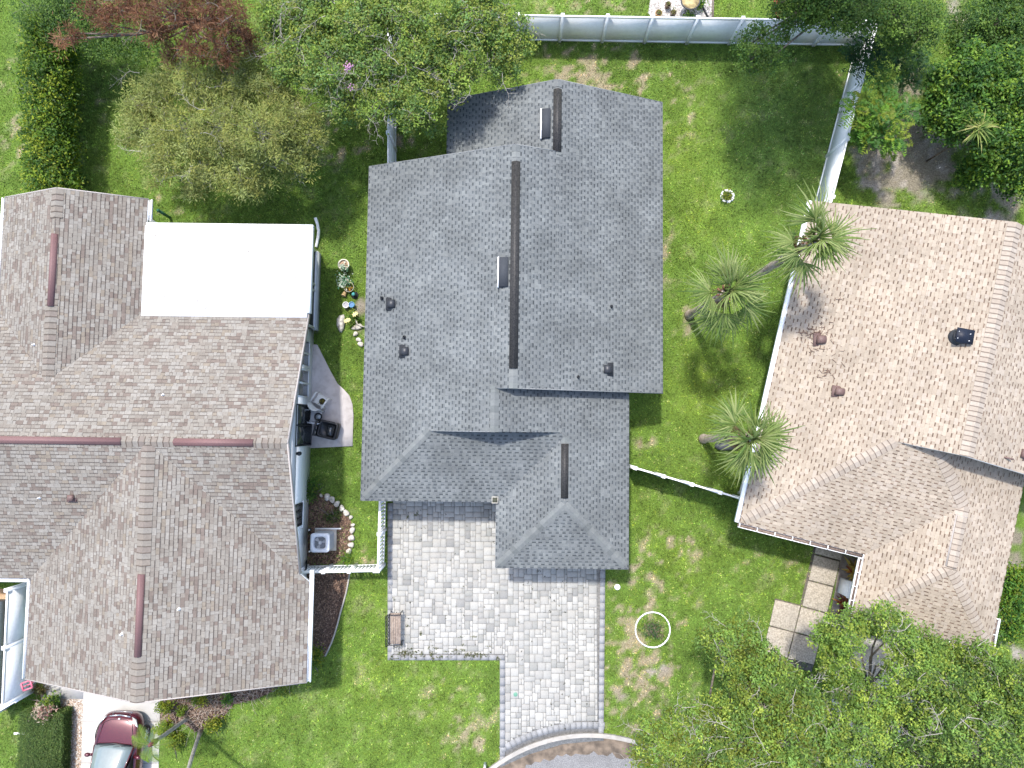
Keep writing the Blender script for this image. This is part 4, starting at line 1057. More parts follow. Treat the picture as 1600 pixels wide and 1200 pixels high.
def picket_fence(name, label, a_, b_, h, npost, gap=.055, w=.085):
    a_, b_ = Vector((a_[0], a_[1], 0)), Vector((b_[0], b_[1], 0)); d = b_ - a_; L = d.length; ang = math.atan2(d.y, d.x)
    t = thing(name, label, 'fence', a_, ang)
    pm = MB(); pm.box((-.06, -.06, -.05), (.06, .06, h + .06)); pm.box((-.075, -.075, h + .06), (.075, .075, h + .10), bev=.02); p0 = pm.build('post', M['white'], t)
    st = L / npost
    for i in range(1, npost + 1):
        o = p0.copy(); C.objects.link(o); o.parent = t; o.location = (i * st, 0, 0)
    for z_ in (.14, h - .115): rm = MB(); rm.box((.05, -.022, z_), (L - .05, .022, z_ + .09)); rm.build('rail', M['white'], t)
    rm = MB(); rm.box((.05, -.045, h - .012), (L - .05, .045, h + .03)); rm.build('top_rail', M['white'], t)
    k = int(L / (w + gap)); kb = MB(); kb.box((-w / 2, -.012, .08), (w / 2, .012, h - .02)); b0 = kb.build('picket', M['white'], t); bd = b0.data; bpy.data.objects.remove(b0)
    for q in range(k):
        o = bpy.data.objects.new('picket', bd); C.objects.link(o); o.parent = t; o.location = ((q + .5) * L / k, 0, 0)
    return t
fa = P(603.5, 772); fbb = P(600.5, 881)
picket_fence('fence', 'white picket fence beside the pavers, left of the grey house', fa, fbb, 1.28, 2)
picket_fence('fence', 'white picket fence between brown house and driveway, behind the mulch bed', P(481, 883.5), (fbb[0] - .12, fbb[1] + .0), 1.28, 3)
# white boundary fence at the far left, two heights of smooth panels
privacy_fence('fence', 'tall white vinyl fence beside the left house, by the pink trellis', P(63, 905), P(56, 1074), 1.83, 2)
privacy_fence('fence', 'low white fence slanting away from the hedge at the left edge', P(55, 1078), P(12, 1104), 1.0, 1)

# ------------------------------------------------------------------ foliage
def leaf_mesh(name, cen, length, width, cols, parent, seed, up=.6, droop=.0, axis=None, mat=None, off=None):
    r = np.random.default_rng(seed); n = len(cen)
    L = length * r.uniform(.65, 1.35, n); W = width * r.uniform(.7, 1.3, n)
    if axis is None:
        a_ = r.normal(size=(n, 3)); a_[:, 2] = a_[:, 2] * .55 - droop
    else:
        a_ = axis + r.normal(size=(n, 3)) * .22
    a_ /= np.linalg.norm(a_, axis=1)[:, None]
    nm = r.normal(size=(n, 3)); nm[:, 2] = abs(nm[:, 2]) + up
    b_ = np.cross(a_, nm); b_ /= (np.linalg.norm(b_, axis=1)[:, None] + 1e-9)
    n2 = np.cross(b_, a_)
    V = np.zeros((n, 4, 3))
    V[:, 0] = cen - a_ * (L / 2)[:, None]
    V[:, 1] = cen + b_ * (W / 2)[:, None] + n2 * (W * .18)[:, None]
    V[:, 2] = cen + a_ * (L / 2)[:, None]
    V[:, 3] = cen - b_ * (W / 2)[:, None] + n2 * (W * .18)[:, None]
    if off is not None: V -= np.array(off)
    return mesh_np(name, V.reshape(-1, 3), np.arange(4 * n), np.full(n, 4), mat or M['leaf'], parent, colors=np.clip(cols, 0, 1))

DENS = 2.6
def crown_points(clumps, per_m3, seed, clus=.30, lpc=26, hollow=.5):
    """leaf clusters spread unevenly through a set of ellipsoid clumps"""
    r = np.random.default_rng(seed); cen = []; cid = []
    for k, (x, y, z, rx, ry, rz, *thin) in enumerate(clumps):
        vol = 4.19 * rx * ry * rz; n = max(6, int(per_m3 * DENS * vol ** .85 * (thin[0] if thin else 1)))
        d = r.normal(size=(n, 3)); d /= np.linalg.norm(d, axis=1)[:, None]
        rad = hollow + (1 - hollow) * r.random(n) ** .6
        rad *= r.uniform(.72, 1.16, n)
        c = np.array([x, y, z]) + d * rad[:, None] * np.array([rx, ry, rz])
        cen.append(c); cid.append(np.full(n, k))
    cen = np.concatenate(cen); cid = np.concatenate(cid)
    return cen, cid, r

def make_tree(name, label, cat, base, clumps, cols, seed, per_m3=9, clus=.30, lpc=26, leaf=(.085, .04), bark='bark', trunk_r=.16, twig_vis=.35, droop=0., up=1.5, hollow=.5, group=None, lean_top=None, twig_r=.012, colvar=.32, sprays=0, axis_out=False, crown_name='crown', dark=None):
    base = Vector(base); t = thing(name, label, cat, base, 0, group)
    cen, cid, r = crown_points(clumps, per_m3, seed, clus, lpc, hollow)
    # limbs: trunk to a fork, fork to each clump, twigs to clusters
    bm_ = MB(); cl = np.array([c[:3] for c in clumps]); mid = cl.mean(0)
    fork = Vector(lean_top) if lean_top is not None else Vector((base.x * .55 + mid[0] * .45, base.y * .55 + mid[1] * .45, base.z + (mid[2] - base.z) * .45))
    pth = [base + Vector((0, 0, -.1)), base.lerp(fork, .5) + Vector((r.normal() * .08, r.normal() * .08, 0)), fork]
    bm_.tube([tuple(p) for p in pth], [trunk_r, trunk_r * .8, trunk_r * .62], 9)
    for k, c in enumerate(clumps):
        c_ = Vector(c[:3])
        if (c_ - fork).length > 8: fork2 = fork
        m1 = fork.lerp(c_, .5) + Vector((r.normal() * .2, r.normal() * .2, -.12 * (c_ - fork).length * .5 + .1))
        bm_.tube([tuple(fork), tuple(m1), tuple(c_)], [trunk_r * .42, trunk_r * .28, .022], 6)
    tw = MB(); sel = r.random(len(cen)) < twig_vis
    for i in np.nonzero(sel)[0]:
        c_ = Vector(clumps[cid[i]][:3]); e_ = Vector(cen[i]); m1 = c_.lerp(e_, .55) + Vector(r.normal(size=3)) * .10
        e2 = e_ + (e_ - m1) * r.uniform(.1, .5)
        tw.tube([tuple(c_), tuple(m1), tuple(e2)], [twig_r, twig_r * .75, twig_r * .35], 3, cap=False)
        if r.random() < .6:
            e3 = m1.lerp(e_, .5) + Vector(r.normal(size=3)) * .22; tw.tube([tuple(m1), tuple(e3)], [twig_r * .6, twig_r * .3], 3, cap=False)
    # bare sprays of twigs lying over the top of the crown
    for q in range(sprays):
        i = r.integers(0, len(cen)); p0 = Vector(cen[i]); c_ = Vector(clumps[cid[i]][:3])
        if p0.z < c_.z + .1: p0.z = c_.z + abs(c_.z - p0.z)
        an = r.uniform(0, 6.283); d = Vector((math.cos(an), math.sin(an), r.uniform(-.15, .25))); L_ = r.uniform(.5, 1.3); path = [p0 + Vector((0, 0, .02))]
        for k in range(6):
            an += r.normal() * .35; d = Vector((math.cos(an), math.sin(an), d.z - .07)); path.append(path[-1] + d * (L_ / 6))
            if k > 0:
                for _ in range(2):
                    a2 = an + r.choice([-1, 1]) * r.uniform(.5, 1.1); l2 = L_ * r.uniform(.12, .38); m_ = path[-1] + Vector((math.cos(a2) * l2 * .5, math.sin(a2) * l2 * .5, r.uniform(-.02, .06)))
                    a2 += r.normal() * .4; tw.tube([tuple(path[-1]), tuple(m_), tuple(m_ + Vector((math.cos(a2), math.sin(a2), .05)) * l2 * .5)], [twig_r * .7, twig_r * .5, twig_r * .25], 3, cap=False)
        tw.tube([tuple(p) for p in path], [twig_r * (1.5 - .2 * k) for k in range(7)], 4, cap=False)
    bm_.build('trunk', M['bark_dark'], t, off=base, smooth=True)
    if tw.v: tw.build('twigs', M[bark], t, off=base)['kind'] = 'stuff'
    n = len(cen); L = np.maximum(4, (lpc * r.uniform(.4, 1.5, n)).astype(int)); idx = np.repeat(np.arange(n), L); m = len(idx)
    g = r.normal(size=(m, 3)) * (clus * np.array([.55, .55, .38])) * r.uniform(.6, 1.3, n)[idx][:, None]
    p = cen[idx] + g
    palette = np.array(cols); ci = r.integers(0, len(palette), n); cc = palette[ci] * r.uniform(1 - colvar, 1 + colvar, n)[:, None]
    c2 = cc[idx] * r.uniform(.86, 1.16, m)[:, None]; mixm = r.random(m) < .12; c2[mixm] = palette[r.integers(0, len(palette), mixm.sum())]
    ax = None
    if axis_out:
        ax = g / (np.linalg.norm(g, axis=1)[:, None] + 1e-6); ax[:, 2] = ax[:, 2] * .6 + .15
    p[:, 2] = np.maximum(p[:, 2], .03)
    leaf_mesh(crown_name, p, leaf[0], leaf[1], c2, t, seed + 5, up=up, droop=droop, axis=ax, off=base)['kind'] = 'stuff'
    return t

def CL(lst, z=None):
    """clumps from plan centres: (px, py, z, r_plan_px, rz)"""
    out = []; q_ = random.Random(len(lst) * 31 + int(lst[0][0]))
    for (px, py, z_, rp, rz) in lst:
        if len(lst) > 10: z_ += q_.uniform(-.45, .35); rp *= q_.uniform(.76, 1.04); rz *= q_.uniform(.8, 1.15)
        c = P(px, py, z_); k = (CAM_H - z_) / FPX
        out.append((c[0], c[1], c[2], rp * k, rp * k, rz))
    return out

OAK = [(0.165, 0.271, 0.051), (0.226, 0.323, 0.055), (0.12, 0.21, 0.048), (0.3, 0.375, 0.064), (0.18, 0.3, 0.067)]
MYR = [(0.18, 0.264, 0.049), (0.256, 0.312, 0.052), (0.128, 0.221, 0.052), (0.24, 0.285, 0.065), (0.153, 0.264, 0.079), (0.217, 0.325, 0.052)]
OLV = [(0.27, 0.281, 0.077), (0.256, 0.312, 0.083), (0.222, 0.253, 0.065), (0.285, 0.303, 0.071), (0.184, 0.224, 0.059), (0.317, 0.367, 0.123)]
DRK = [(0.074, 0.155, 0.032), (0.108, 0.195, 0.037), (0.056, 0.121, 0.029), (0.148, 0.242, 0.037)]
RED = [(.15, .062, .030), (.19, .085, .042), (.11, .045, .024), (.25, .135, .075), (.13, .055, .028)]
HED = [(0.109, 0.202, 0.024), (0.175, 0.273, 0.024), (0.077, 0.153, 0.02), (0.273, 0.328, 0.028), (0.054, 0.121, 0.02)]
GLO = [(0.069, 0.161, 0.029), (0.118, 0.231, 0.029), (0.192, 0.301, 0.036), (0.045, 0.115, 0.024)]
SUM = [(0.089, 0.209, 0.03), (0.146, 0.272, 0.03), (0.063, 0.162, 0.03), (0.199, 0.261, 0.027)]

# tree overhanging the back fence
make_tree('tree', 'bushy green tree with pale bare twigs spreading over the back fence and the grey roof', 'tree', P(640, 95),
          CL([(440, 30, 4.6, 48, .9), (500, 35, 5.0, 52, .9), (570, 30, 5.3, 55, 1.0), (640, 25, 5.4, 55, 1.0), (710, 35, 5.3, 55, 1.0), (775, 45, 5.0, 52, .9), (455, 95, 4.4, 42, .8), (515, 105, 4.8, 50, .9), (585, 100, 5.2, 52, .9),
              (655, 95, 5.2, 50, .9), (722, 100, 5.0, 46, .8), (785, 95, 4.6, 40, .7), (540, 160, 4.2, 40, .8), (595, 155, 4.6, 40, .7), (650, 155, 4.5, 40, .7), (680, 195, 3.9, 26, .5), (640, 190, 3.9, 22, .5), (700, 135, 4.6, 34, .5), (815, 70, 4.6, 26, .6), (500, 5, 5, 50, .9), (600, -15, 5.4, 60, .9), (730, -10, 5.2, 60, .9)]),
          MYR, 101, per_m3=23, clus=.25, lpc=26, leaf=(.105, .055), twig_vis=.16, twig_r=.008, sprays=130, hollow=.35, trunk_r=.17)
for px, py, z_, lb in ((544, 105, 5.9, 'lilac blossom cluster in the middle of the bushy tree'), (549, 137, 5.2, 'small pink blossom low in the bushy tree')):
    tf = MB(); c = P(px, py, z_); rr = random.Random(px)
    for _ in range(34 if py < 120 else 8): q = Vector(c) + Vector((rr.gauss(0, .07), rr.gauss(0, .07), rr.gauss(0, .05))); tf.blob(tuple(q), (.03, .03, .025), rr.randint(0, 999), nu=5, nv=3)
    tag(tf.build('blossom', mat_plain('blossom_lilac', (.50, .26, .40), .8)), lb, 'blossom', kind=None)

# loose olive tree at the left rear
make_tree('tree', 'loose olive grey tree with wispy leaves above the white flat roof', 'tree', P(360, 235),
          CL([(245, 145, 3.6, 50, .8), (305, 135, 4.0, 50, .9), (365, 130, 4.2, 48, .9), (420, 150, 4.1, 46, .9), (462, 185, 3.8, 42, .8), (225, 200, 3.4, 42, .7), (285, 200, 3.9, 50, .9), (345, 200, 4.3, 55, 1.0), (410, 210, 4.2, 50, .9), (465, 235, 3.6, 38, .7),
              (255, 245, 3.3, 38, .7), (315, 260, 3.6, 46, .8), (375, 270, 3.7, 44, .8), (430, 262, 3.5, 36, .7), (395, 95, 3.8, 34, .7), (350, 95, 3.7, 34, .7), (215, 165, 3.3, 30, .6), (485, 210, 3.5, 26, .5), (200, 215, 2.9, 22, .4), (240, 275, 2.8, 20, .4), (300, 290, 3.0, 24, .4), (400, 292, 3.1, 24, .4), (470, 262, 3.1, 22, .4), (290, 110, 3.4, 24, .4), (440, 120, 3.6, 24, .4), (500, 225, 3.1, 18, .4)]),
          OLV, 202, per_m3=15, clus=.26, lpc=36, leaf=(.14, .030), twig_vis=.2, sprays=30, twig_r=.007, hollow=.35, trunk_r=.14, colvar=.35, axis_out=True)
# dead conifer in the corner
make_tree('tree', 'dead conifer with rust brown needles and grey branches at the top left', 'tree', P(330, 30),
          CL([(118, 52, 5.2, 22, .4), (92, 62, 5.0, 16, .3), (150, 15, 5.4, 30, .5), (195, 12, 5.6, 34, .6), (232, 35, 5.5, 36, .6), (275, 15, 5.9, 38, .7), (320, 30, 6.0, 40, .7), (365, 30, 5.8, 38, .7), (350, 70, 5.2, 34, .6), (305, 72, 5.2, 32, .6), (262, 60, 5.3, 26, .5), (385, 65, 4.9, 24, .5), (225, -15, 5.6, 40, .6), (330, -20, 6, 50, .6), (268, 95, 4.6, 22, .4), (175, 40, 5.0, 24, .4)]),
          RED, 303, per_m3=13, clus=.24, lpc=30, leaf=(.20, .024), bark='bark_dark', twig_vis=.3, sprays=16, twig_r=.010, hollow=.25, trunk_r=.15, axis_out=True, colvar=.4)
make_tree('shrub', 'dark green shrub under the dead conifer at the top edge', 'shrub', P(165, 30),
          CL([(60, 15, 3.0, 45, .8), (110, 25, 3.0, 45, .8), (150, 60, 2.4, 34, .7), (190, 60, 2.2, 34, .7), (235, 75, 2.0, 30, .6), (95, -10, 3.2, 40, .8)]), DRK, 304, per_m3=24, lpc=22, twig_vis=.05, trunk_r=.06, hollow=.4)
# hedge row at the left edge, one shrub after another
hz = [(78, 55, 2.9), (74, 88, 2.9), (72, 118, 2.9), (72, 148, 2.8), (70, 178, 2.8), (72, 208, 2.7), (74, 238, 2.6), (76, 266, 2.5), (80, 292, 2.4)]
hb = thing('hedge', 'tall glossy yellow green hedge along the left edge above the brown roof', 'hedge', P(120, 170))
for q, (px, py, zt) in enumerate(hz):
    ct = make_tree('shrub_tmp', 'x', 'x', P(px + 42, py, 0), CL([(px + 4, py, zt * .72, 33, zt * .34), (px + 22, py, zt * .4, 24, zt * .3), (px - 12, py + 6, zt * .66, 22, zt * .26)]), HED, 400 + q, per_m3=36, clus=.26, lpc=17, leaf=(.12, .06), twig_vis=.07, trunk_r=.05, hollow=.55, up=.9)
    loc = ct.location.copy()
    for ch in list(ct.children):
        ch.parent = hb; ch.location = loc - hb.location
        ch.name = {'crown': 'foliage'}.get(ch.name.split('.')[0], 'stem' if ch.name.startswith('trunk') else 'twigs')
    bpy.data.objects.remove(ct)
# tree hanging over the back fence at the right; its high top leans in from beyond the frame
HIGH = []
for (sx_, sy_, r_) in ((1165, 120, 1.3), (1215, 110, 1.5), (1270, 110, 1.4), (1160, 185, 1.3), (1215, 180, 1.6), (1270, 185, 1.5), (1175, 250, 1.3), (1225, 250, 1.5), (1275, 245, 1.3), (1200, 300, 1.1), (1250, 300, 1.0)):
    q = P(sx_, sy_); hz_ = 12.0 + .5 * math.sin(sx_); HIGH.append((q[0] - .5 / 2.6 * hz_, q[1] + 1.1 / 2.6 * hz_, hz_, r_, r_, .8, .30))
make_tree('tree', 'dark green tree with a branch hanging over the right end of the back fence', 'tree', P(1330, 15),
          CL([(1185, 55, 4.3, 26, .4), (1175, 92, 4.0, 26, .4), (1205, 90, 4.0, 28, .4), (1160, 75, 4.0, 16, .3), (1222, 50, 4.4, 22, .35), (1250, 15, 4.8, 40, .6), (1300, 8, 5.0, 44, .7), (1345, 15, 5.0, 40, .7), (1330, 38, 4.3, 20, .3), (1400, 25, 4.8, 46, .7), (1445, 40, 4.5, 40, .6), (1410, 60, 4.0, 34, .5), (1275, 30, 4.3, 20, .3), (1220, 5, 4.6, 26, .4), (1370, -15, 5, 50, .7), (1290, -20, 5, 50, .7)]) + HIGH,
          DRK + [(.12, .19, .035), (.10, .17, .03)], 505, per_m3=32, clus=.24, lpc=22, leaf=(.09, .055), bark='bark_dark', twig_vis=.12, hollow=.4, trunk_r=.16, up=1.0)
fl2 = MB()
for (px, py) in ((1213, 4), (1212, 16), (1215, 20)):
    c = P(px, py, 1.0); rr = random.Random(px + py)
    for _ in range(12): fl2.blob((c[0] + rr.gauss(0, .07), c[1] + rr.gauss(0, .09), 1.0 + rr.gauss(0, .04)), (.045, .045, .03), rr.randint(0, 999), nu=5, nv=3)
q = P(1213, 14, 0); fl2.tube([(q[0], q[1], 0), P(1213, 14, 1.0)], .02, 5)
tag(fl2.build('hibiscus', mat_plain('red_petals', (.42, .07, .06), .6)), 'red hibiscus flowers at the top edge beyond the fence', 'flower')

# feathery rosette trees beside the right fence
def rosette_tree(name, label, base, ros, seed, cols=SUM):
    r = np.random.default_rng(seed); base = Vector(base); t = thing(name, label, 'tree', base)
    st = MB(); cs = []; cl_ = []; axs = []
    for (px, py, z_, rad, nf) in ros:
        c = Vector(P(px, py, z_)); st.tube([tuple(base), tuple(base.lerp(c, .5) + Vector((0, 0, .25))), tuple(c)], [.045, .032, .02], 6)
        R_ = rad * (CAM_H - z_) / FPX
        for f in range(nf):
            an = 6.283 * f / nf + r.uniform(-.25, .25); el = r.uniform(-.15, .75); L_ = R_ * r.uniform(.75, 1.15)
            d = Vector((math.cos(an) * math.cos(el), math.sin(an) * math.cos(el), math.sin(el)))
            sd = d.cross(Vector((0, 0, 1))).normalized(); col = np.array(cols[r.integers(0, len(cols))]) * r.uniform(.7, 1.25)
            k = 9
            for q in range(1, k + 1):
                s_ = q / k; p = c + d * (L_ * s_) + Vector((0, 0, -.35 * L_ * s_ * s_))
                for sgn in (-1, 1):
                    ll = L_ * .34 * math.sin(math.pi * min(.95, s_ * .8 + .15))
                    pp = p + sd * (sgn * ll * .5) + d * (ll * .25)
                    cs.append(tuple(pp)); ax = sd * sgn + d * .55; axs.append(tuple(ax.normalized())); cl_.append(col * r.uniform(.85, 1.15))
    st.build('trunk', M['bark_dark'], t, off=base, smooth=True)
    ax = np.array(axs); ax = ax
    o = leaf_mesh('fronds', np.array(cs), .17, .055, np.array(cl_), t, seed, axis=ax, up=1.6, off=base); o['kind'] = 'stuff'
    return t
rosette_tree('tree', 'dark feathery leaved small tree at the corner of the white fences', P(1345, 105), [(1352, 70, 2.9, 34, 16), (1368, 92, 3.1, 36, 18), (1350, 100, 2.6, 28, 14), (1395, 75, 2.9, 30, 16), (1330, 85, 2.5, 20, 12)], 61, cols=[(.035, .095, .03), (.05, .12, .03), (.03, .08, .03)])
rosette_tree('tree', 'bright green feathery leaved small tree leaning over the right fence', P(1372, 195), [(1334, 168, 3.0, 28, 18), (1378, 128, 3.0, 30, 18), (1385, 158, 2.9, 26, 16), (1358, 195, 2.7, 28, 18), (1395, 185, 2.9, 32, 18), (1368, 215, 2.6, 26, 16), (1398, 215, 2.7, 30, 18), (1415, 170, 2.7, 26, 16), (1345, 215, 2.3, 20, 14), (1392, 230, 2.4, 22, 14), (1375, 178, 3.1, 24, 16)], 62)
rosette_tree('tree', 'feathery leaved sapling between the fence corner and the glossy shrubs', P(1412, 105), [(1408, 92, 2.8, 28, 18), (1432, 110, 2.6, 26, 16), (1420, 125, 2.5, 22, 14), (1440, 90, 2.4, 20, 12)], 63, cols=[(.06, .13, .03), (.04, .10, .035), (.10, .18, .025)])
# glossy shrubs at the right edge
make_tree('shrub', 'large rounded glossy green shrub at the right edge, yucca growing in front', 'shrub', P(1530, 190),
          CL([(1480, 130, 2.2, 38, .8), (1475, 175, 2.0, 34, .8), (1520, 110, 2.6, 42, .9), (1570, 110, 2.8, 45, .9), (1520, 155, 2.7, 42, .9), (1580, 160, 2.8, 44, .9), (1500, 195, 2.1, 34, .8), (1560, 215, 2.4, 42, .9), (1600, 220, 2.6, 44, .9), (1545, 255, 1.9, 36, .7), (1590, 270, 2.0, 38, .7), (1520, 270, 1.4, 22, .5), (1640, 150, 2.8, 50, .9)]),
          GLO, 71, per_m3=32, clus=.26, lpc=18, leaf=(.14, .075), bark='bark_dark', twig_vis=.04, hollow=.6, trunk_r=.09, up=1.2)
make_tree('shrub', 'dark shrub in the top right corner beyond the glossy shrub', 'shrub', P(1560, 40),
          CL([(1510, 45, 2.4, 40, .8), (1560, 35, 2.6, 46, .8), (1600, 60, 2.4, 40, .8), (1530, 75, 1.8, 34, .6), (1580, -5, 2.6, 50, .8)]), DRK, 72, per_m3=26, clus=.26, lpc=20, leaf=(.11, .055), bark='bark_dark', twig_vis=.05, hollow=.55, trunk_r=.08, up=1.0)
make_tree('shrub', 'leafy green shrub beside the lower right corner of the beige roof', 'shrub', P(1590, 930),
          CL([(1575, 905, 1.6, 22, .6), (1590, 930, 1.8, 28, .6), (1572, 950, 1.5, 24, .5), (1595, 965, 1.6, 26, .5), (1575, 985, 1.2, 20, .4), (1610, 910, 1.8, 30, .6)]), SUM, 73, per_m3=40, clus=.24, lpc=20, leaf=(.11, .05), bark='bark_dark', twig_vis=.1, hollow=.5, trunk_r=.05)
# oaks in the lower right
make_tree('tree', 'oak at the bottom edge right of the paver driveway, pale twigs showing', 'tree', P(1120, 1210),
          CL([(1125, 1000, 4.6, 30, .6), (1160, 990, 4.8, 34, .6), (1185, 1025, 5.0, 38, .7), (1140, 1035, 4.6, 26, .5), (1165, 1065, 4.8, 34, .6), (1215, 1060, 5.2, 42, .8), (1195, 1105, 5.3, 46, .8), (1250, 1105, 5.4, 44, .8), (1130, 1125, 4.8, 42, .7), (1075, 1140, 4.6, 40, .7), (1030, 1160, 4.2, 36, .6), (1005, 1185, 3.9, 24, .5),
              (1100, 1175, 5.0, 46, .8), (1160, 1160, 5.5, 50, .9), (1225, 1160, 5.6, 50, .9), (1050, 1200, 4.6, 44, .7), (1130, 1215, 5.2, 50, .8), (1210, 1220, 5.4, 55, .8), (1280, 1190, 5.4, 44, .8)]),
          OAK + [(.16, .19, .025)], 81, per_m3=25, clus=.23, lpc=26, leaf=(.105, .05), twig_vis=.12, sprays=60, twig_r=.008, hollow=.45, trunk_r=.15, colvar=.45)
make_tree('tree', 'oak crown touching the front corner of the beige roof', 'tree', P(1365, 1095),
          CL([(1300, 985, 4.4, 30, .6), (1285, 1005, 4.2, 22, .4), (1325, 1000, 4.8, 30, .5), (1340, 970, 4.6, 28, .5), (1385, 960, 4.8, 26, .5), (1400, 985, 5.0, 32, .6), (1435, 1010, 5.1, 34, .6), (1305, 1030, 4.5, 28, .5), (1330, 1045, 4.4, 20, .4), (1420, 1050, 5.3, 40, .7), (1330, 1085, 4.9, 36, .6), (1375, 1100, 5.3, 42, .7), (1300, 1125, 4.8, 34, .6), (1345, 1140, 5.2, 44, .7), (1405, 1020, 4.6, 24, .4), (1300, 1165, 4.9, 36, .6), (1310, 1075, 4.4, 24, .4)]),
          OAK, 82, per_m3=25, clus=.22, lpc=26, leaf=(.10, .05), twig_vis=.12, sprays=40, twig_r=.008, hollow=.45, trunk_r=.12, colvar=.45)
make_tree('tree', 'widest oak filling the bottom right corner below the beige roof', 'tree', P(1480, 1150),
          CL([(1490, 1030, 4.7, 32, .5), (1530, 1030, 4.9, 34, .6), (1545, 1055, 5.0, 36, .6), (1590, 1065, 5.0, 42, .7), (1480, 1070, 5.4, 44, .8), (1440, 1095, 5.4, 44, .8), (1530, 1105, 5.7, 50, .9), (1590, 1120, 5.6, 50, .8), (1410, 1150, 5.4, 48, .8), (1470, 1140, 5.8, 52, .9), (1530, 1165, 5.9, 52, .9), (1590, 1180, 5.7, 52, .8), (1350, 1195, 5.2, 46, .8), (1420, 1205, 5.6, 52, .8), (1490, 1215, 5.8, 55, .8), (1640, 1100, 5.4, 50, .8), (1570, 1230, 5.6, 60, .8)]),
          OAK + [(.06, .11, .025)], 83, per_m3=24, clus=.23, lpc=26, leaf=(.105, .05), twig_vis=.10, sprays=55, twig_r=.008, hollow=.45, trunk_r=.16, colvar=.45)
# ------------------------------------------------------------------ palms
def fan_leaf(seed, R_=1.0, droop=.5, nseg=18, cols=None):
    """one sabal fan: petiole and split drooping leaflets, pointing along +x from the origin"""
    r = random.Random(seed); mb = MB(); pl = R_ * .50
    pet = [(0, 0, 0), (pl * .5, 0, .03), (pl, 0, 0.0)]
    mb.tube(pet, [.022, .016, .012], 5, (.16, .19, .06))
    cols = cols or [(.145, .23, .06), (.19, .27, .07), (.25, .32, .105), (.32, .375, .15)]
    for i in range(nseg):
        f = (i + .5) / nseg * 2 - 1; an = f * 1.75
        L_ = R_ * .80 * (1 - .25 * abs(f)) * r.uniform(.7, 1.22); d = Vector((math.cos(an), math.sin(an), 0)); s_ = Vector((-d.y, d.x, 0)); w = R_ * .022
        ribs = []; c = r.choice(cols); k_ = r.uniform(.85, 1.15); c = tuple(x * k_ for x in c)
        for q, sfrac in enumerate((0, .35, .68, 1.0)):
            z_ = -droop * R_ * .42 * sfrac ** 2.2 + .04 * R_ * (1 - abs(f)) + r.uniform(-.01, .01)
            p = Vector((pl, 0, 0)) + d * (L_ * sfrac * (1 - .12 * sfrac)) + Vector((0, 0, z_)); ww = w * (.55, 1.0, .7, .06)[q]
            ribs.append((p + s_ * ww, p - s_ * ww, p + Vector((0, 0, .012))))
        for q in range(3):
            a0, b0, m0 = ribs[q]; a1, b1, m1 = ribs[q + 1]
            mb.poly([tuple(m0), tuple(a0), tuple(a1), tuple(m1)], c); mb.poly([tuple(b0), tuple(m0), tuple(m1), tuple(b1)], tuple(x * .92 for x in c))
    return mb
FAN = []
for q in range(5):
    o = fan_leaf(q, 1.0, .35 + .15 * q).build('frond', M['leaf'], attr=True); FAN.append(o.data); bpy.data.objects.remove(o)
dead = fan_leaf(77, .75, 1.2, 14, [(.20, .13, .07), (.27, .19, .10)]).build('frond', M['leaf'], attr=True); DEAD = dead.data; bpy.data.objects.remove(dead)
def palm(label, px, py, top, h, R_, seed, n=16):
    r = random.Random(seed); base = Vector(P(px, py)); c = Vector(P(top[0], top[1], h)); t = thing('palm_tree', label, 'palm tree', base, 0, 'fan palms along the right fence')
    mb = MB(); k = 26; pth = []; rad = []
    for i in range(k + 1):
        s_ = i / k; p = base.lerp(c, s_) + Vector((math.sin(s_ * 3.1) * .05, math.cos(s_ * 2.2) * .04, 0)); pth.append(tuple(p)); rad.append((.15 if s_ > .06 else .19) * (1 + .06 * (i % 2)) * (1.0 if s_ < .85 else 1.12))
    mb.tube(pth, rad, 12); mb.build('trunk', M['palm_bark'], t, off=base, smooth=False)
    bo = MB()
    for i in range(16):
        a_ = i * 2.4; z_ = -.45 + .03 * i; d = Vector((math.cos(a_), math.sin(a_), .9)); p = c + Vector((0, 0, z_)); bo.bar(tuple(p + d * .10), tuple(p + d * .30), .06, .025, (.17, .09, .055))
    bo.build('leaf_bases', M['attr'], t, off=base, attr=True)
    for i in range(n):
        an = i * 2.399 + r.uniform(-.2, .2); el = math.radians(r.choice([70, 50, 38, 25, 12, 0, -14, -28]) + r.uniform(-8, 8)) if i > 3 else math.radians(r.uniform(60, 85))
        o = bpy.data.objects.new('frond', FAN[r.randrange(5)]); C.objects.link(o); o.parent = t; o.location = c - base + Vector((0, 0, r.uniform(-.1, .1)))
        o.rotation_mode = 'XYZ'; o.rotation_euler = (r.uniform(-.4, .4), -el, an); s_ = R_ * r.uniform(.72, 1.2); o.scale = (s_, s_, s_)
    for i in range(4):
        o = bpy.data.objects.new('frond', DEAD); C.objects.link(o); o.parent = t; o.location = c - base + Vector((0, 0, -.3)); o.rotation_euler = (r.uniform(-.5, .5), math.radians(55), r.uniform(0, 6.28)); s_ = R_ * .8; o.scale = (s_, s_, s_)
    return t
palm('fan palm standing nearest the grey roof, trunk foot in a bare patch', 1076, 494, (1134, 458), 5.0, 1.42, 1)
palm('fan palm whose crown overhangs the corner of the beige roof at the fence', 1166, 441, (1268, 376), 6.0, 1.42, 2)
palm('fan palm beside the west eave of the beige roof, dark bag at its foot', 1098, 687, (1166, 684), 5.0, 1.48, 3)
bg_ = MB(); c = P(1136, 697); bg_.blob((c[0], c[1], .12), (.42, .2, .16), 4, .3, 12, 8); bg_.blob((c[0] - .35, c[1] + .02, .08), (.18, .15, .1), 8, .3, 10, 6)
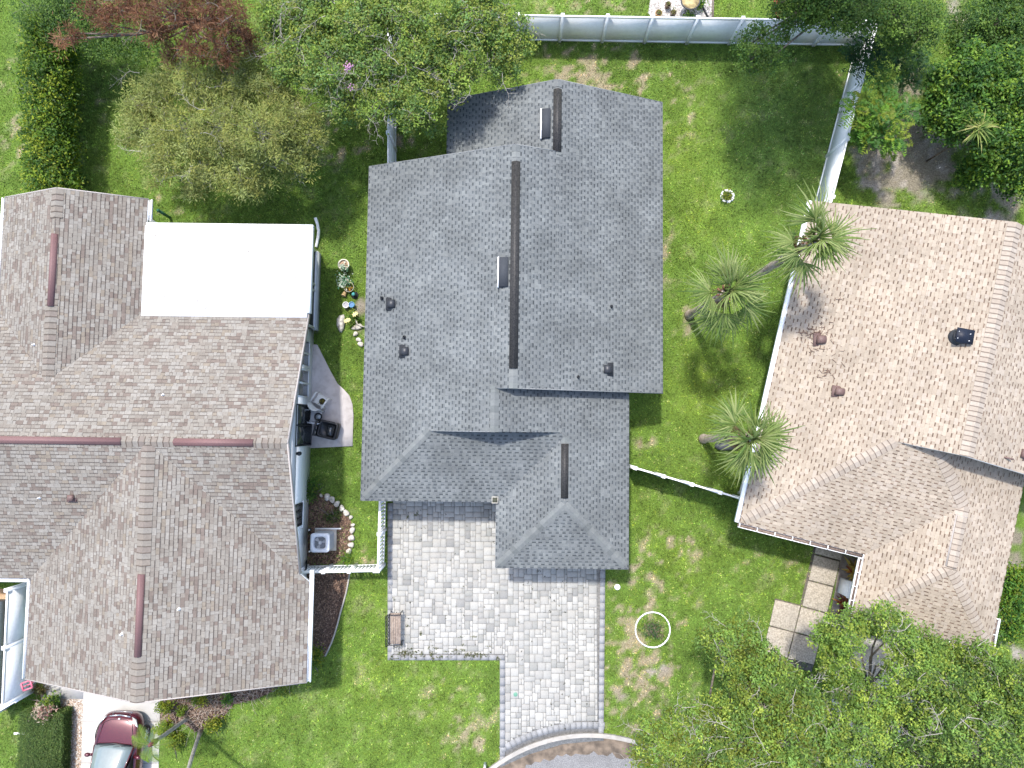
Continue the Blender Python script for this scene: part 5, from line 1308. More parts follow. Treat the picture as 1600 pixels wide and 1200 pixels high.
tag(bg_.build('bag', mat_plain('dark_bag', (.05, .055, .065), .5), smooth=True), 'dark grey bag lying under the palm by the beige house', 'bag')

# young feather palm beside the red car and the bare trunk next to it
def feather_palm(label, base, top, h, seed, nf, L_, trunk_r=.07, shaft=True):
    r = random.Random(seed); base = Vector(base); c = Vector(P(top[0], top[1], h)); t = thing('palm_tree', label, 'palm tree', base)
    mb = MB(); mb.tube([tuple(base + Vector((0, 0, -.05)))] + [tuple(base.lerp(c, i / 10) + Vector((0, 0, .12 * math.sin(i / 10 * 3.14)))) for i in range(1, 10)] + [tuple(c)], [trunk_r * (1.5 if i == 0 else 1 + .08 * (i % 2)) for i in range(11)], 9)
    mb.build('trunk', M['bark'], t, off=base, smooth=True)
    if shaft:
        s_ = MB(); d = (c - base).normalized(); s_.tube([tuple(c - d * .42), tuple(c - d * .2), tuple(c + d * .15)], [.085, .11, .05], 9); s_.build('crownshaft', mat_plain('crownshaft', (.12, .04, .03), .6), t, off=base, smooth=True)
    for f in range(nf):
        an = 6.283 * f / nf + r.uniform(-.3, .3); fm = MB(); el = r.uniform(.15, .8)
        d = Vector((math.cos(an), math.sin(an), 0)); sd = Vector((-d.y, d.x, 0)); pts_ = []
        for q in range(9):
            s_ = q / 8; pts_.append(c + d * (L_ * s_ * math.cos(el)) + Vector((0, 0, L_ * (math.sin(el) * s_ - .75 * s_ * s_))))
        fm.tube([tuple(p) for p in pts_], [.014] * 8 + [.004], 4, (.20, .24, .07))
        for q in range(20):
            s_ = .12 + .86 * q / 19; i = min(7, int(s_ * 8)); p = pts_[i].lerp(pts_[i + 1], s_ * 8 - i); ll = .34 * L_ * math.sin(3.14 * min(.96, s_ * .85 + .12)); col = r.choice([(.15, .25, .035), (.19, .28, .04), (.11, .20, .03)])
            for sg in (-1, 1):
                e_ = p + sd * (sg * ll * .8) + d * (ll * .5) + Vector((0, 0, -.25 * ll)); w_ = d * .010
                m_ = p.lerp(e_, .5) + Vector((0, 0, .03)); fm.poly([tuple(p - w_), tuple(p + w_), tuple(m_ + w_), tuple(m_ - w_)], col); fm.poly([tuple(m_ - w_), tuple(m_ + w_), tuple(e_)], col)
        fm.build('frond', M['leaf'], t, off=base, attr=True)
    return t
feather_palm('young palm arching over the right side of the red car', P(293, 1122), (236, 1163), 3.2, 5, 6, .95)
feather_palm('slender bare grey palm trunk rising from the front bed to the bottom edge', P(313, 1143), (286, 1238), 4.6, 6, 9, 1.1)

# ------------------------------------------------------------------ low plants
def shrub(name, label, px, py, rpx, h, cols, seed, dens=46, leaf=(.09, .045), cat='shrub', group=None, parts=6, twv=.1, lpc=18):
    r = random.Random(seed); cl = []
    for i in range(parts):
        a_ = i * 2.4; q = rpx * .5 * math.sqrt((i + .3) / parts); cl.append((px + q * math.cos(a_), py + q * math.sin(a_), h * r.uniform(.45, .65), rpx * r.uniform(.45, .62), h * r.uniform(.3, .42)))
    return make_tree(name, label, cat, P(px, py), CL(cl), cols, seed, per_m3=dens, clus=.17, lpc=lpc, leaf=leaf, bark='bark_dark', trunk_r=.03, twig_vis=twv, hollow=.45, up=.9, group=group, twig_r=.007)
YG = [(.20, .24, .02), (.27, .28, .025), (.14, .20, .02), (.10, .17, .02)]
shrub('shrub', 'yellow green shrub tucked against the gutter of the brown roof', 489, 1028, 17, 1.1, YG + [(.06, .14, .02)], 21)
shrub('shrub', 'yellow green shrub at the driveway edge nearest the brown gable', 257, 1105, 12, .8, YG, 22)
shrub('shrub', 'yellow green shrub at the driveway edge behind the young palm', 256, 1140, 13, .7, YG, 23)
shrub('shrub', 'yellow green shrub below the young palm trunk, spilling onto the lawn', 273, 1158, 14, .6, YG, 24)
shrub('shrub', 'yellow shrub under the middle of the front gable edge', 311, 1090, 13, .7, YG, 25)
shrub('shrub', 'yellow green shrub right of the slender trunk', 333, 1132, 11, .7, YG, 26)
shrub('shrub', 'small yellow plant amid the dead twigs of the front bed', 283, 1112, 7, .45, YG, 27, parts=3)
shrub('shrub', 'small green plant in the shade under the front gable', 356, 1093, 7, .4, SUM, 28, parts=3)
shrub('shrub', 'low yellow plant at the tip of the front bed', 440, 1076, 12, .35, YG + MYR, 29, parts=5)
shrub('shrub', 'dark green weed against the pale blue wall', 490, 757, 9, .4, DRK + SUM, 30, parts=4)
shrub('shrub', 'leafy weed at the wall end of the stone edging', 486, 772, 9, .4, DRK, 31, parts=4)
shrub('shrub', 'low weeds inside the stone edging above the air conditioner', 520, 806, 15, .25, [(.06, .11, .03), (.09, .13, .03), (.13, .15, .05)], 32, parts=6, dens=60, lpc=10)
shrub('shrub', 'grassy weed at the end of the stone edging', 540, 872, 8, .3, SUM, 33, parts=4, leaf=(.14, .02))
shrub('shrub', 'bush with dead tips inside the white ring on the front lawn', 1021, 984, 21, .7, [(.06, .13, .035), (.05, .11, .035), (.22, .17, .11), (.09, .16, .05)], 34, leaf=(.12, .025), twv=.5, dens=16, lpc=14)
shrub('shrub', 'small plant inside the little ring of white stones', 1135.5, 307, 6, .25, YG, 35, parts=3)
# clipped hedge lower left: sheared box of small leaves
def clipped(label, x0, x1, y0, y1, h, seed, cols):
    r = np.random.default_rng(seed); a_ = P(x0, y0, 0); b_ = P(x1, y1, 0); base = ((a_[0] + b_[0]) / 2, (a_[1] + b_[1]) / 2, 0); t = thing('hedge', label, 'hedge', base)
    X0, X1, Y0, Y1 = min(a_[0], b_[0]), max(a_[0], b_[0]), min(a_[1], b_[1]), max(a_[1], b_[1])
    n = 30000; f = r.random(n); x = r.uniform(X0, X1, n); y = r.uniform(Y0, Y1, n); z = r.uniform(.1, h, n)
    top = f < .62; z[top] = h + r.normal(size=top.sum()) * .025
    s1 = (f >= .62) & (f < .78); x[s1] = X1 + r.normal(size=s1.sum()) * .03; s2 = (f >= .78) & (f < .88); x[s2] = X0 + r.normal(size=s2.sum()) * .03; s3 = f >= .88; y[s3] = Y1 + r.normal(size=s3.sum()) * .03
    # rounded shoulders
    ex = np.minimum(x - X0, X1 - x); ey = Y1 - y; e = np.clip(np.minimum(ex, ey) / .28, 0, 1); z = np.where(top, z - .22 * (1 - np.sqrt(1 - (1 - e) ** 2 * .999)), z)
    z += (fbm(x, y, 1.6, seed, 3) - .5) * .16 * top
    cl_ = np.array(cols)[r.integers(0, len(cols), n)] * r.uniform(.7, 1.3, n)[:, None] * (.8 + .5 * fbm(x, y, 1.2, 9, 3))[:, None]
    leaf_mesh('foliage', np.stack([x, y, z], 1), .055, .028, cl_, t, seed, up=1.2, off=base)
    core = MB(); core.box((X0 + .12, Y0, .05), (X1 - .12, Y1 - .12, h - .16), bev=.15); core.build('inner_branches', mat_plain('hedge_core', (.018, .03, .010), .95), t, off=base)
clipped('clipped dark green box hedge beside the gravel at the lower left', 50, 110, 1104, 1240, .75, 41, [(.08, .14, .035), (.10, .165, .04), (.065, .12, .03), (.14, .195, .05)])
# crotons and the white box by the right house entrance
def spiky(name, label, px, py, z0, n, L_, w, cols, seed, cat='plant', el=(.1, 1.2), arch=.5, rpx=0):
    r = random.Random(seed); base = Vector(P(px, py)); t = thing(name, label, cat, base)
    mb = MB()
    for i in range(n):
        an = i * 2.399 + r.uniform(-.3, .3); e_ = r.uniform(*el); l_ = L_ * r.uniform(.6, 1.1); d = Vector((math.cos(an), math.sin(an), 0)); sd = Vector((-d.y, d.x, 0)); c = r.choice(cols); k_ = r.uniform(.75, 1.25); c = tuple(min(1, x * k_) for x in c)
        o_ = Vector((r.gauss(0, .05), r.gauss(0, .05), z0 + r.uniform(-.08, .15))); prev = None
        for q in range(5):
            s_ = q / 4; p = o_ + d * (l_ * s_ * math.cos(e_)) + Vector((0, 0, l_ * (math.sin(e_) * s_ - arch * s_ * s_))); ww = w * (.5, 1, .95, .6, .03)[q]; cur = (p - sd * ww, p + Vector((0, 0, -.25 * ww)), p + sd * ww)
            if prev:
                for j in (0, 1): mb.poly([tuple(prev[j]), tuple(prev[j + 1]), tuple(cur[j + 1]), tuple(cur[j])], c if j else tuple(x * 1.15 for x in c))
            prev = cur
    mb.build('leaves', M['leaf'], t, attr=True)['kind'] = 'stuff'
    st = MB()
    for i in range(5): st.tube([(r.gauss(0, .04), r.gauss(0, .04), -.03), (r.gauss(0, .06), r.gauss(0, .06), z0 + .05)], .014, 5)
    st.build('stem', M['bark_dark'], t)
    return t
CR = [(.30, .13, .03), (.22, .07, .03), (.40, .27, .06), (.12, .045, .03), (.42, .33, .07), (.15, .08, .03)]
spiky('croton', 'croton with yellow and red leaves beside the entrance slabs', 1328, 890, .45, 110, .58, .062, CR + [(.42, .33, .07), (.40, .27, .06), (.20, .16, .04)], 51, el=(.0, 1.3))
spiky('croton', 'darker red croton below the white box by the entrance', 1313, 940, .40, 95, .50, .052, CR[:2] + [CR[3], CR[3], CR[5]], 52, el=(.0, 1.3))
spiky('yucca', 'spiky yellow green yucca in front of the glossy shrub', 800 + (1536 - 800) / 1.135, 665 + (196 - 665) / 1.135, 3.1, 64, .80, .026, [(.28, .32, .08), (.20, .26, .06), (.38, .38, .14), (.14, .22, .05)], 53, el=(-.1, 1.2), arch=.3)
ub = thing('utility_box', 'white utility box between the two crotons under the beige eave', 'box', P(1324, 917), math.radians(-14))
m1 = MB(); m1.box((-.36, -.30, -.02), (.36, .30, .82), bev=.015); m1.build('cabinet', M['white'], ub)
m1 = MB(); m1.box((-.39, -.33, .82), (.39, .33, .87), bev=.02); m1.build('lid', M['white'], ub)

# weeds and leaf litter in the paver joints
r = np.random.default_rng(91); cs = []
for (px, py, n_, sx, sy) in ((690, 1024, 500, 60, 3.5), (640, 1015, 160, 14, 6), (740, 1022, 260, 30, 4), (700, 1010, 160, 50, 8), (643, 1000, 110, 10, 16), (660, 805, 60, 30, 6), (630, 1022, 120, 10, 3), (610, 960, 60, 3, 40)):
    for _ in range(max(3, n_ // 14)):
        qx, qy = r.normal(px, sx), r.normal(py, sy)
        if not (608 < qx < 780 and 790 < qy < 1030): continue
        c = P(qx, qy, .055); m_ = r.integers(6, 22); el_ = r.random() < .5
        for _ in range(m_): cs.append((c[0] + r.normal() * (.07 if el_ else .02), c[1] + r.normal() * (.02 if el_ else .04), .055 + r.random() * .03))
cs = np.array(cs); cl_ = np.array([(.13, .15, .05), (.09, .12, .04), (.16, .14, .07), (.05, .06, .03)])[r.integers(0, 4, len(cs))]
tag(leaf_mesh('weeds', cs, .05, .025, cl_, None, 92, up=1.5), 'small weeds growing in the paver joints', 'weeds', kind='stuff')
cs = []
for _ in range(330):
    qx, qy = r.uniform(612, 940), r.uniform(790, 1150)
    if (qx < 782 and qy > 1024) or (qy < 890 and qx > 772): continue
    if r.random() < .6 and not (800 < qx < 900 and qy < 960) and not (640 < qx < 700 and qy < 840): continue
    c = P(qx, qy, .058)
    for _ in range(r.integers(1, 5)): cs.append((c[0] + r.normal() * .02, c[1] + r.normal() * .02, .058 + r.random() * .01))
cs = np.array(cs); cl_ = np.array([(.05, .055, .03), (.03, .03, .025), (.10, .10, .05)])[r.integers(0, 3, len(cs))]
tag(leaf_mesh('leaf_litter', cs, .055, .03, cl_, None, 93, up=2.5), 'dark fallen leaves scattered over the pavers', 'leaf litter', kind='stuff')
# dead twigs lying in the front bed and fallen needles
dt = MB(); rr = random.Random(12); pgx = BED_FRONT
xs, ys_, _ = scatter_in(pgx, 330, 5)
for x_, y_ in zip(xs, ys_):
    t_ = rr.uniform(0, 6.28); L_ = rr.uniform(.15, .7); z_ = rr.uniform(.03, .25); m_ = (x_ + L_ * .5 * math.cos(t_) + rr.gauss(0, .05), y_ + L_ * .5 * math.sin(t_) + rr.gauss(0, .05), z_ + rr.uniform(0, .15))
    dt.tube([(x_, y_, z_ * .3), m_, (x_ + L_ * math.cos(t_), y_ + L_ * math.sin(t_), z_)], [.009, .007, .003], 3, cap=False)
tag(dt.build('dead_twigs', mat_noise('dry_twig', (.26, .21, .18), (.42, .36, .31), scale=8)), 'pale dead twigs lying in the front bed', 'twigs', kind='stuff')
# ------------------------------------------------------------------ stones and edging
def stone(label, px, py, r3, seed, group=None, rz=0, mat='stone', name='stone'):
    c = P(px, py); mb = MB(); mb.blob((0, 0, r3[2] * .55), r3, seed, .28, 11, 7); o = mb.build(name, M[mat]); o.location = c; o.rotation_euler = (0, 0, rz)
    return tag(o, label, 'stone', group)
ST = [(502, 774, 'greyest edging stone, at the wall end of the row', .55), (511.5, 776.5, 'second edging stone from the wall, cracked grey', 1), (519.5, 780.5, 'third edging stone from the wall', 1), (527, 787, 'fourth edging stone from the wall, above the weeds', 1), (535, 794, 'fifth edging stone from the wall', 1), (541.5, 801, 'sixth edging stone from the wall, where the row turns down', 1), (548.5, 808, 'small edging stone at the bend, half sunk in the grass', .7),
      (551.5, 820, 'flat low edging stone below the bend, overgrown', .6), (551, 828, 'upright pale edging stone right of the air conditioner pad', .9), (549.5, 840, 'whitest edging stone, level with the air conditioner fan', 1.05), (549, 851, 'tan edging stone second from the picket fence end', 1), (545.5, 861, 'last edging stone, nearest the picket fence', .95)]
for q, (px, py, lb, s_) in enumerate(ST): stone(lb, px, py, (.125 * s_, .135 * s_, .11 * s_), 30 + q, 'stones edging the mulch bed', q * .7)
stone('big long pale boulder beside the flower pots', 533.5, 505, (.16, .40, .16), 60, rz=-.12)
stone('flat grey stone at the end of the flower pots under the eave', 559, 511, (.24, .13, .09), 61, rz=.45)
for q, (px, py, lb) in enumerate(((556, 522, 'tan stone below the flat grey stone'), (561, 531, 'pale stone second in the short row under the eave'), (564, 538, 'whitest stone ending the short row under the eave'))): stone(lb, px, py, (.12, .10, .08), 62 + q, 'stones under the grey eave')
ed = MB(); ep = [(546, 896), (543.5, 912), (541, 925), (536, 943), (531, 960), (527, 976), (523, 990), (518, 1004), (513, 1015), (508, 1025)]
ed.tube([P(x, y, .03) for x, y in ep], .035, 6); tag(ed.build('bed_edging', M['kerb'], smooth=True), 'thin pale edging curving along the dark mulch bed', 'edging')
# ring of white blocks round the little plant
rg = thing('planting_ring', 'little ring of white blocks on the rear lawn', 'planting ring', P(1136, 307))
for q in range(8):
    a_ = q * .785 + .2; mb = MB(); mb.box((-.075, -.05, -.02), (.075, .05, .09), bev=.015); o = mb.build('block', M['white'], rg); o.location = (.235 * math.cos(a_), .235 * math.sin(a_), 0); o.rotation_euler = (0, 0, a_ + 1.57)
# white ring edging on the front lawn
rg = thing('planting_ring', 'large white ring edging around a bush on the front lawn', 'planting ring', P(1019.5, 983.5))
n_ = 30
for q in range(n_):
    mb = MB(); a0, a1 = q * 6.283 / n_, (q + 1) * 6.283 / n_ - .012; R0, R1 = .672, .715
    pl = [(R0 * math.cos(a0), R0 * math.sin(a0)), (R1 * math.cos(a0), R1 * math.sin(a0)), (R1 * math.cos(a1), R1 * math.sin(a1)), (R0 * math.cos(a1), R0 * math.sin(a1))]
    mb.prism(pl, -.02, .075 + .006 * math.sin(q * 3.3)); mb.build('edging_piece', M['white'], rg)
cpt = MB(); c = P(964.5, 917); cpt.lathe([(.11, -.02), (.12, .03), (.105, .06), (.06, .075), (0, .08)], 20, c); tag(cpt.build('cleanout_cap', M['white'], smooth=True), 'round white cap in the grass right of the garage', 'cap')
gl_ = MB(); c = P(805.5, 1085, .05); gl_.lathe([(.085, 0), (.085, .010), (.075, .014), (0, .014)], 18, c); tag(gl_.build('drain_cover', mat_plain('green_cover', (.10, .24, .17), .5)), 'small round green cover set in the pavers', 'cover')
# white marker post at the kerb
mk = thing('marker_post', 'thin white post at the kerb near the bottom edge', 'post', P(758, 1192)); m1 = MB(); m1.box((-.045, -.045, -.05), (.045, .045, .75), bev=.02); m1.build('post', M['white'], mk); m1 = MB(); m1.box((-.03, -.10, .62), (.03, .10, .70), bev=.01); m1.build('arm', M['white'], mk)

# ------------------------------------------------------------------ pots between the houses
def pot(name, label, px, py, r_, h, col, soil=(.12, .08, .055), group=None, mat='attr'):
    t = thing(name, label, 'plant pot', P(px, py), 0, group); mb = MB()
    mb.lathe([(r_ * .7, 0), (r_ * .95, h * .85), (r_ * 1.06, h * .86), (r_ * 1.06, h), (r_ * .88, h), (r_ * .84, h * .82)], 22, col=col); mb.build('pot', M[mat], t, smooth=False, attr=True)
    s_ = MB(); s_.lathe([(r_ * .86, h * .80), (r_ * .4, h * .84), (0, h * .85)], 16, col=soil); s_.build('soil', M['attr'], t, attr=True)
    return t
VAR = [(.35, .46, .36), (.55, .62, .52), (.10, .26, .15), (.08, .20, .11), (.62, .66, .56)]
p_ = pot('plant_pot', 'large cream pot with a variegated plant, topmost of the pots', 540.5, 417, .22, .42, (.60, .56, .47), (.33, .22, .15))
def potplant(parent, z, rad, cols, seed, n=90, leaf=(.10, .07), dy=0):
    r = np.random.default_rng(seed); c = r.normal(size=(n, 3)) * np.array([rad * .5, rad * .5, .06]); c[:, 2] += z + .06; c[:, 1] += dy
    leaf_mesh('plant', c, leaf[0], leaf[1], np.array(cols)[r.integers(0, len(cols), n)] * r.uniform(.8, 1.2, n)[:, None], parent, seed, up=1.4)['kind'] = 'stuff'
potplant(p_, .42, .17, VAR, 1, 80, dy=-.12)
p_ = pot('plant_pot', 'pot hidden under a pale variegated plant, second of the pots', 541, 442, .15, .34, (.50, .44, .36)); potplant(p_, .36, .26, VAR, 2, 150)
p_ = pot('plant_pot', 'small dark pot with an orange flower inside a wire hoop', 546.5, 452, .12, .25, (.16, .12, .09)); potplant(p_, .26, .09, [(.55, .28, .03), (.12, .2, .05)], 3, 26)
hp = MB(); c = P(548, 451); hp.tube([(c[0] + .20 * math.cos(a_ * .349), c[1] + .20 * math.sin(a_ * .349), .34) for a_ in range(19)], .010, 5, cap=False)
for a_ in range(4): hp.tube([(c[0] + .20 * math.cos(a_ * 1.57), c[1] + .20 * math.sin(a_ * 1.57), 0), (c[0] + .20 * math.cos(a_ * 1.57), c[1] + .20 * math.sin(a_ * 1.57), .34)], .008, 4)
tag(hp.build('plant_hoop', mat_plain('hoop_wire', (.45, .42, .33), .5)), 'round wire plant hoop around the small pot', 'hoop')
tp_ = thing('plant_pot', 'tan clay pot lying on its side by the wire hoop', 'plant pot', P(541, 459)); m1 = MB(); m1.lathe([(.06, 0), (.09, .2), (.10, .2), (.10, .24), (.08, .24), (.06, .04), (0, .04)], 16, col=(.42, .30, .16)); o = m1.build('pot', M['attr'], tp_, attr=True); o.rotation_euler = (math.radians(78), 0, math.radians(-20)); o.location = (0, .1, .09)
tb = thing('gazing_ball', 'small teal ball on a dark stand among the pots', 'ornament', P(554.5, 461.5)); m1 = MB(); m1.lathe([(0, .34)] + [(.075 * math.sin(a_ * .314), .265 - .075 * math.cos(a_ * .314)) for a_ in range(1, 11)], 18); m1.build('ball', mat_plain('teal_glaze', (.07, .30, .30), .15), tb, smooth=True); m1 = MB(); m1.lathe([(.16, 0), (.15, .03), (.03, .06), (.03, .17), (.07, .2)], 14); m1.build('stand', M['dark_metal'], tb)
p_ = pot('bucket', 'white bucket with grey gravel beside the blue pot', 542.5, 478, .125, .26, (.70, .70, .68), (.30, .30, .33)); 
p_ = pot('plant_pot', 'bright blue glazed pot with a leafy plant', 551.5, 477.5, .115, .26, (.08, .26, .44), (.10, .2, .36), mat='attr_gloss'); 
shrub('flowering_plant', 'green plant with yellow blooms below the blue pot', 549, 494, 11, .4, SUM + MYR, 55, cat='plant', parts=4)
for q, (px, py, lb) in enumerate(((558.5, 494, 'upper yellow bloom beside the blue pot'), (547.5, 503.5, 'lower yellow bloom next to the big boulder'))):
    t = thing('flower', lb, 'flower', P(px, py), q); rr = random.Random(q)
    st = MB(); st.tube([(0, 0, 0), (.01, 0, .48)], .009, 5); st.build('stem', mat_plain('flower_stem', (.08, .16, .03), .6), t)
    for k in range(3):
        cx, cy = rr.uniform(-.08, .08), rr.uniform(-.06, .06)
        for a_ in range(6):
            pe = MB(); an = a_ * 1.047; d = Vector((math.cos(an), math.sin(an), 0)); s_ = Vector((-d.y, d.x, 0)); o_ = Vector((cx, cy, .49 + .02 * k))
            pe.poly([tuple(o_), tuple(o_ + d * .05 + s_ * .03 + Vector((0, 0, .02))), tuple(o_ + d * .10), tuple(o_ + d * .05 - s_ * .03 + Vector((0, 0, .02)))], (.62, .56, .26)); pe.build('petal', M['attr'], t, attr=True)
dl = MB(); a_ = Vector(P(556, 496, .05)); dl.tube([P(556, 500, .2), P(558, 506, .24), P(563, 509, .2), P(570, 511, .15)], .03, 6); tag(dl.build('driftwood', M['stone']), 'curved pale driftwood piece under the grey eave', 'driftwood')

# ------------------------------------------------------------------ air conditioner
ac = thing('air_conditioner', 'grey outdoor air conditioner with a fan grille on a concrete pad', 'air conditioner', P(509, 842.5))
m1 = MB(); m1.box((-.44, -.45, -.03), (.44, .45, .06), bev=.01); m1.build('pad', mat_noise('pad_concrete', (.36, .34, .30), (.46, .44, .40), scale=5), ac)
def rrect(hx, hy, r_, k=5):
    out = []
    for cx, cy, a0 in ((hx - r_, hy - r_, 0), (-hx + r_, hy - r_, 90), (-hx + r_, -hy + r_, 180), (hx - r_, -hy + r_, 270)):
        for q in range(k + 1): t_ = math.radians(a0 + 90 * q / k); out.append((cx + r_ * math.cos(t_), cy + r_ * math.sin(t_)))
    return out
m1 = MB(); m1.prism(rrect(.345, .345, .10), .06, .80); m1.build('cabinet', mat_plain('ac_grille_grey', (.22, .24, .26), .5), ac)
for q in range(16): m1 = MB(); m1.prism(rrect(.355, .355, .105), .09 + q * .044, .105 + q * .044); m1.build('louvre', mat_plain('ac_louvre', (.36, .38, .40), .5) if q == 0 else bpy.data.materials['ac_louvre'], ac)
m1 = MB(); rp = rrect(.37, .37, .11, 7); k = len(rp); n = len(m1.v)   # lid with a round opening
for z_ in (.80, .86):
    m1.v.extend([(x, y, z_) for x, y in rp])
m1.v.extend([(.27 * math.cos(math.atan2(y, x)), .27 * math.sin(math.atan2(y, x)), .87) for x, y in rp]); m1.v.extend([(.27 * math.cos(math.atan2(y, x)), .27 * math.sin(math.atan2(y, x)), .78) for x, y in rp])
for i in range(k):
    j = (i + 1) % k
    for L0, L1 in ((0, 1), (1, 2), (2, 3)): m1.f.append((n + L0 * k + i, n + L0 * k + j, n + L1 * k + j, n + L1 * k + i)); m1.c.append(m1.col)
m1.build('lid', mat_plain('ac_lid', (.66, .69, .73), .45), ac)
m1 = MB(); m1.lathe([(.27, .79), (0, .79)], 28); m1.build('fan_well', M['dark_metal'], ac)
for q in range(3):
    bl = MB(); a0 = q * 2.094 + .3
    for (r0, w_) in (): pass
    ptsb = []
    for rr_0, da in ((.06, -.35), (.24, -.42), (.25, .30), (.06, .30)): ptsb.append((rr_0 * math.cos(a0 + da), rr_0 * math.sin(a0 + da), .815 + .02 * (da > 0)))
    bl.poly(ptsb); bl.build('fan_blade', mat_plain('fan_blade', (.46, .48, .50), .4) if q == 0 else bpy.data.materials['fan_blade'], ac)
m1 = MB(); m1.lathe([(.075, .80), (.075, .845), (.05, .855), (0, .856)], 16); m1.build('fan_motor', M['grey_plastic'], ac)
for q in range(7): 
    m1 = MB(); R_ = .05 + q * .034; m1.tube([(R_ * math.cos(a_ * .2618), R_ * math.sin(a_ * .2618), .872) for a_ in range(25)], .0035, 4, cap=False); m1.build('guard_ring', M['dark_metal'], ac)
m1 = MB(); m1.tube([P(475.5 - 0, 893, 1.15), P(478, 889, .9), P(479, 884, .5), P(479, 876, .06)], .035, 6); tag(m1.build('cable_conduit', M['iron'], smooth=True), 'dark conduit bending down the pale wall corner above the picket fence', 'conduit')
for q, (px, py, lb) in enumerate(((485.3, 827, 'white capped stub pipe above the air conditioner by the wall'), (486.2, 860, 'white capped stub pipe below the air conditioner by the wall'))):
    t = thing('pipe', lb, 'pipe', P(px, py)); m1 = MB(); m1.lathe([(.06, -.02), (.06, .18), (0, .18)], 12); m1.build('collar', M['dark_metal'], t); m1 = MB(); m1.lathe([(.03, .18), (.035, .26), (0, .28)], 10); m1.build('cap', M['white'], t)
m1 = MB(); q0, q1 = P(492.5, 826.2, .10), P(533, 826, .06); m1.tube([q0, q1], .03, 8); tag(m1.build('drain_pipe', M['white']), 'straight white pipe along the air conditioner pad', 'pipe')

# ------------------------------------------------------------------ patio chairs
def plastic_chair(name, label, px, py, rz, mat, slats=True):
    """moulded garden chair: scooped seat, four splayed legs, arms and curved slatted back; front is +y"""
    t = thing(name, label, 'chair', P(px, py, .05), rz)
    m1 = MB(); m1.box((-.21, -.19, .40), (.21, .22, .425), bev=.01); m1.box((-.22, .20, .375), (.22, .235, .425)); m1.build('seat', M[mat], t)
    for sx in (-1, 1):
        for sy, yy in ((1, .21), (-1, -.20)):
            l_ = MB(); l_.tube([(sx * .20, yy * .95, .41), (sx * .25, yy * 1.12, 0)], [.028, .022], 6); l_.build('leg', M[mat], t)
        a_ = MB(); a_.tube([(sx * .25, .24, 0.40), (sx * .265, .22, .60), (sx * .275, .16, .645)], .02, 6); a_.bar((sx * .275, .22, .65), (sx * .265, -.22, .66), .065, .022); a_.build('armrest', M[mat], t)
    # curved back
    pr = MB(); k = 13
    def bp(f, z_): an = math.radians(-90 + f * 62); return (.265 * math.sin(math.radians(f * 75)) * 1.0, -.22 - .11 * math.cos(math.radians(f * 75)) * (1 + 2.2 * (z_ - .42)), z_)
    for i in range(k - 1):
        f0, f1 = -1 + 2 * i / (k - 1), -1 + 2 * (i + 1) / (k - 1)
        bands = ((.42, .56), (.70, .86)) if slats and i % 2 else ((.42, .86),)
        for z0_, z1_ in bands:
            a0, a1, a2, a3 = bp(f0, z0_), bp(f1, z0_), bp(f1, z1_), bp(f0, z1_); pr.poly([a0, a1, a2, a3]); off_ = (0, -.02, 0)
            pr.poly([(x, y - .022, z) for x, y, z in (a3, a2, a1, a0)])
            pr.poly([a3, a2, (a2[0], a2[1] - .022, a2[2]), (a3[0], a3[1] - .022, a3[2])])
    pr.build('backrest', M[mat], t)
    return t
ch1 = plastic_chair('chair', 'cream plastic chair holding a potted plant on the patio', 505, 626.5, math.radians(-33), 'cream_plastic', slats=False)
p_ = pot('plant_pot', 'yellowish potted plant standing on the cream chair', 505, 627.5, .12, .16, (.07, .06, .05)); p_.location = Vector(P(505.2, 627.5, .49)); potplant(p_, .12, .10, [(.28, .22, .04), (.16, .18, .03), (.10, .09, .04)], 12, 70, (.07, .04))
ch2 = plastic_chair('chair', 'grey slatted plastic chair with a round tray on its seat', 497, 651, math.radians(-96), 'grey_plastic')
tr = thing('bowl', 'round dark bowl lying on the grey plastic chair', 'bowl', P(497.8, 651.2, .476)); m1 = MB(); m1.lathe([(0, .02), (.11, .02), (.15, .055), (.165, .06), (.165, .05), (.12, .0), (0, 0)], 24); m1.build('rim', M['dark_metal'], tr); m1 = MB(); m1.lathe([(.10, .03), (.09, .07), (.06, .085), (0, .09)], 18); m1.build('lid', mat_plain('lid_grey', (.30, .34, .36), .3), tr)
# black resin storage seat
bk = thing('armchair', 'black plastic armchair with a deep glossy seat on the patio', 'chair', P(516.5, 671.5, .05), math.radians(-13))
m1 = MB(); m1.prism(rrect(.38, .33, .09), .0, .34); m1.build('base', M['black_plastic'], bk)
m1 = MB(); ro, ri = rrect(.41, .35, .11, 5), rrect(.31, .27, .07, 5); k = len(ro); n = 0
for (pp, z_) in ((ro, .34), (ro, .50), (ri, .52), (ri, .40)): m1.v.extend([(x, y, z_) for x, y in pp])
for i in range(k):
    j = (i + 1) % k
    for L0 in range(3): m1.f.append((L0 * k + i, L0 * k + j, (L0 + 1) * k + j, (L0 + 1) * k + i)); m1.c.append(m1.col)
m1.f.append(tuple(3 * k + i for i in range(k))); m1.c.append(m1.col); m1.build('rim', M['black_plastic'], bk)
m1 = MB(); m1.prism(rrect(.14, .22, .05), .40, .45); o = m1.build('cushion', mat_plain('glossy_black', (.03, .035, .04), .12, spec=.9), bk); o.location = (.12, 0, 0)
m1 = MB()
m1.box((-.44, -.33, .40), (-.37, .33, .44)); m1.box((-.47, -.33, .70), (-.40, .33, .78), bev=.015)
for y_ in (-.31, -.10, .10, .29): m1.bar((-.405, y_, .42), (-.44, y_, .72), .05, .05)
m1.build('backrest', M['black_plastic'], bk)

# ------------------------------------------------------------------ bench
be = thing('bench', 'wooden slatted bench with black iron scroll back at the edge of the pavers', 'bench', P(621, 977, .052), math.radians(-90 + .6))
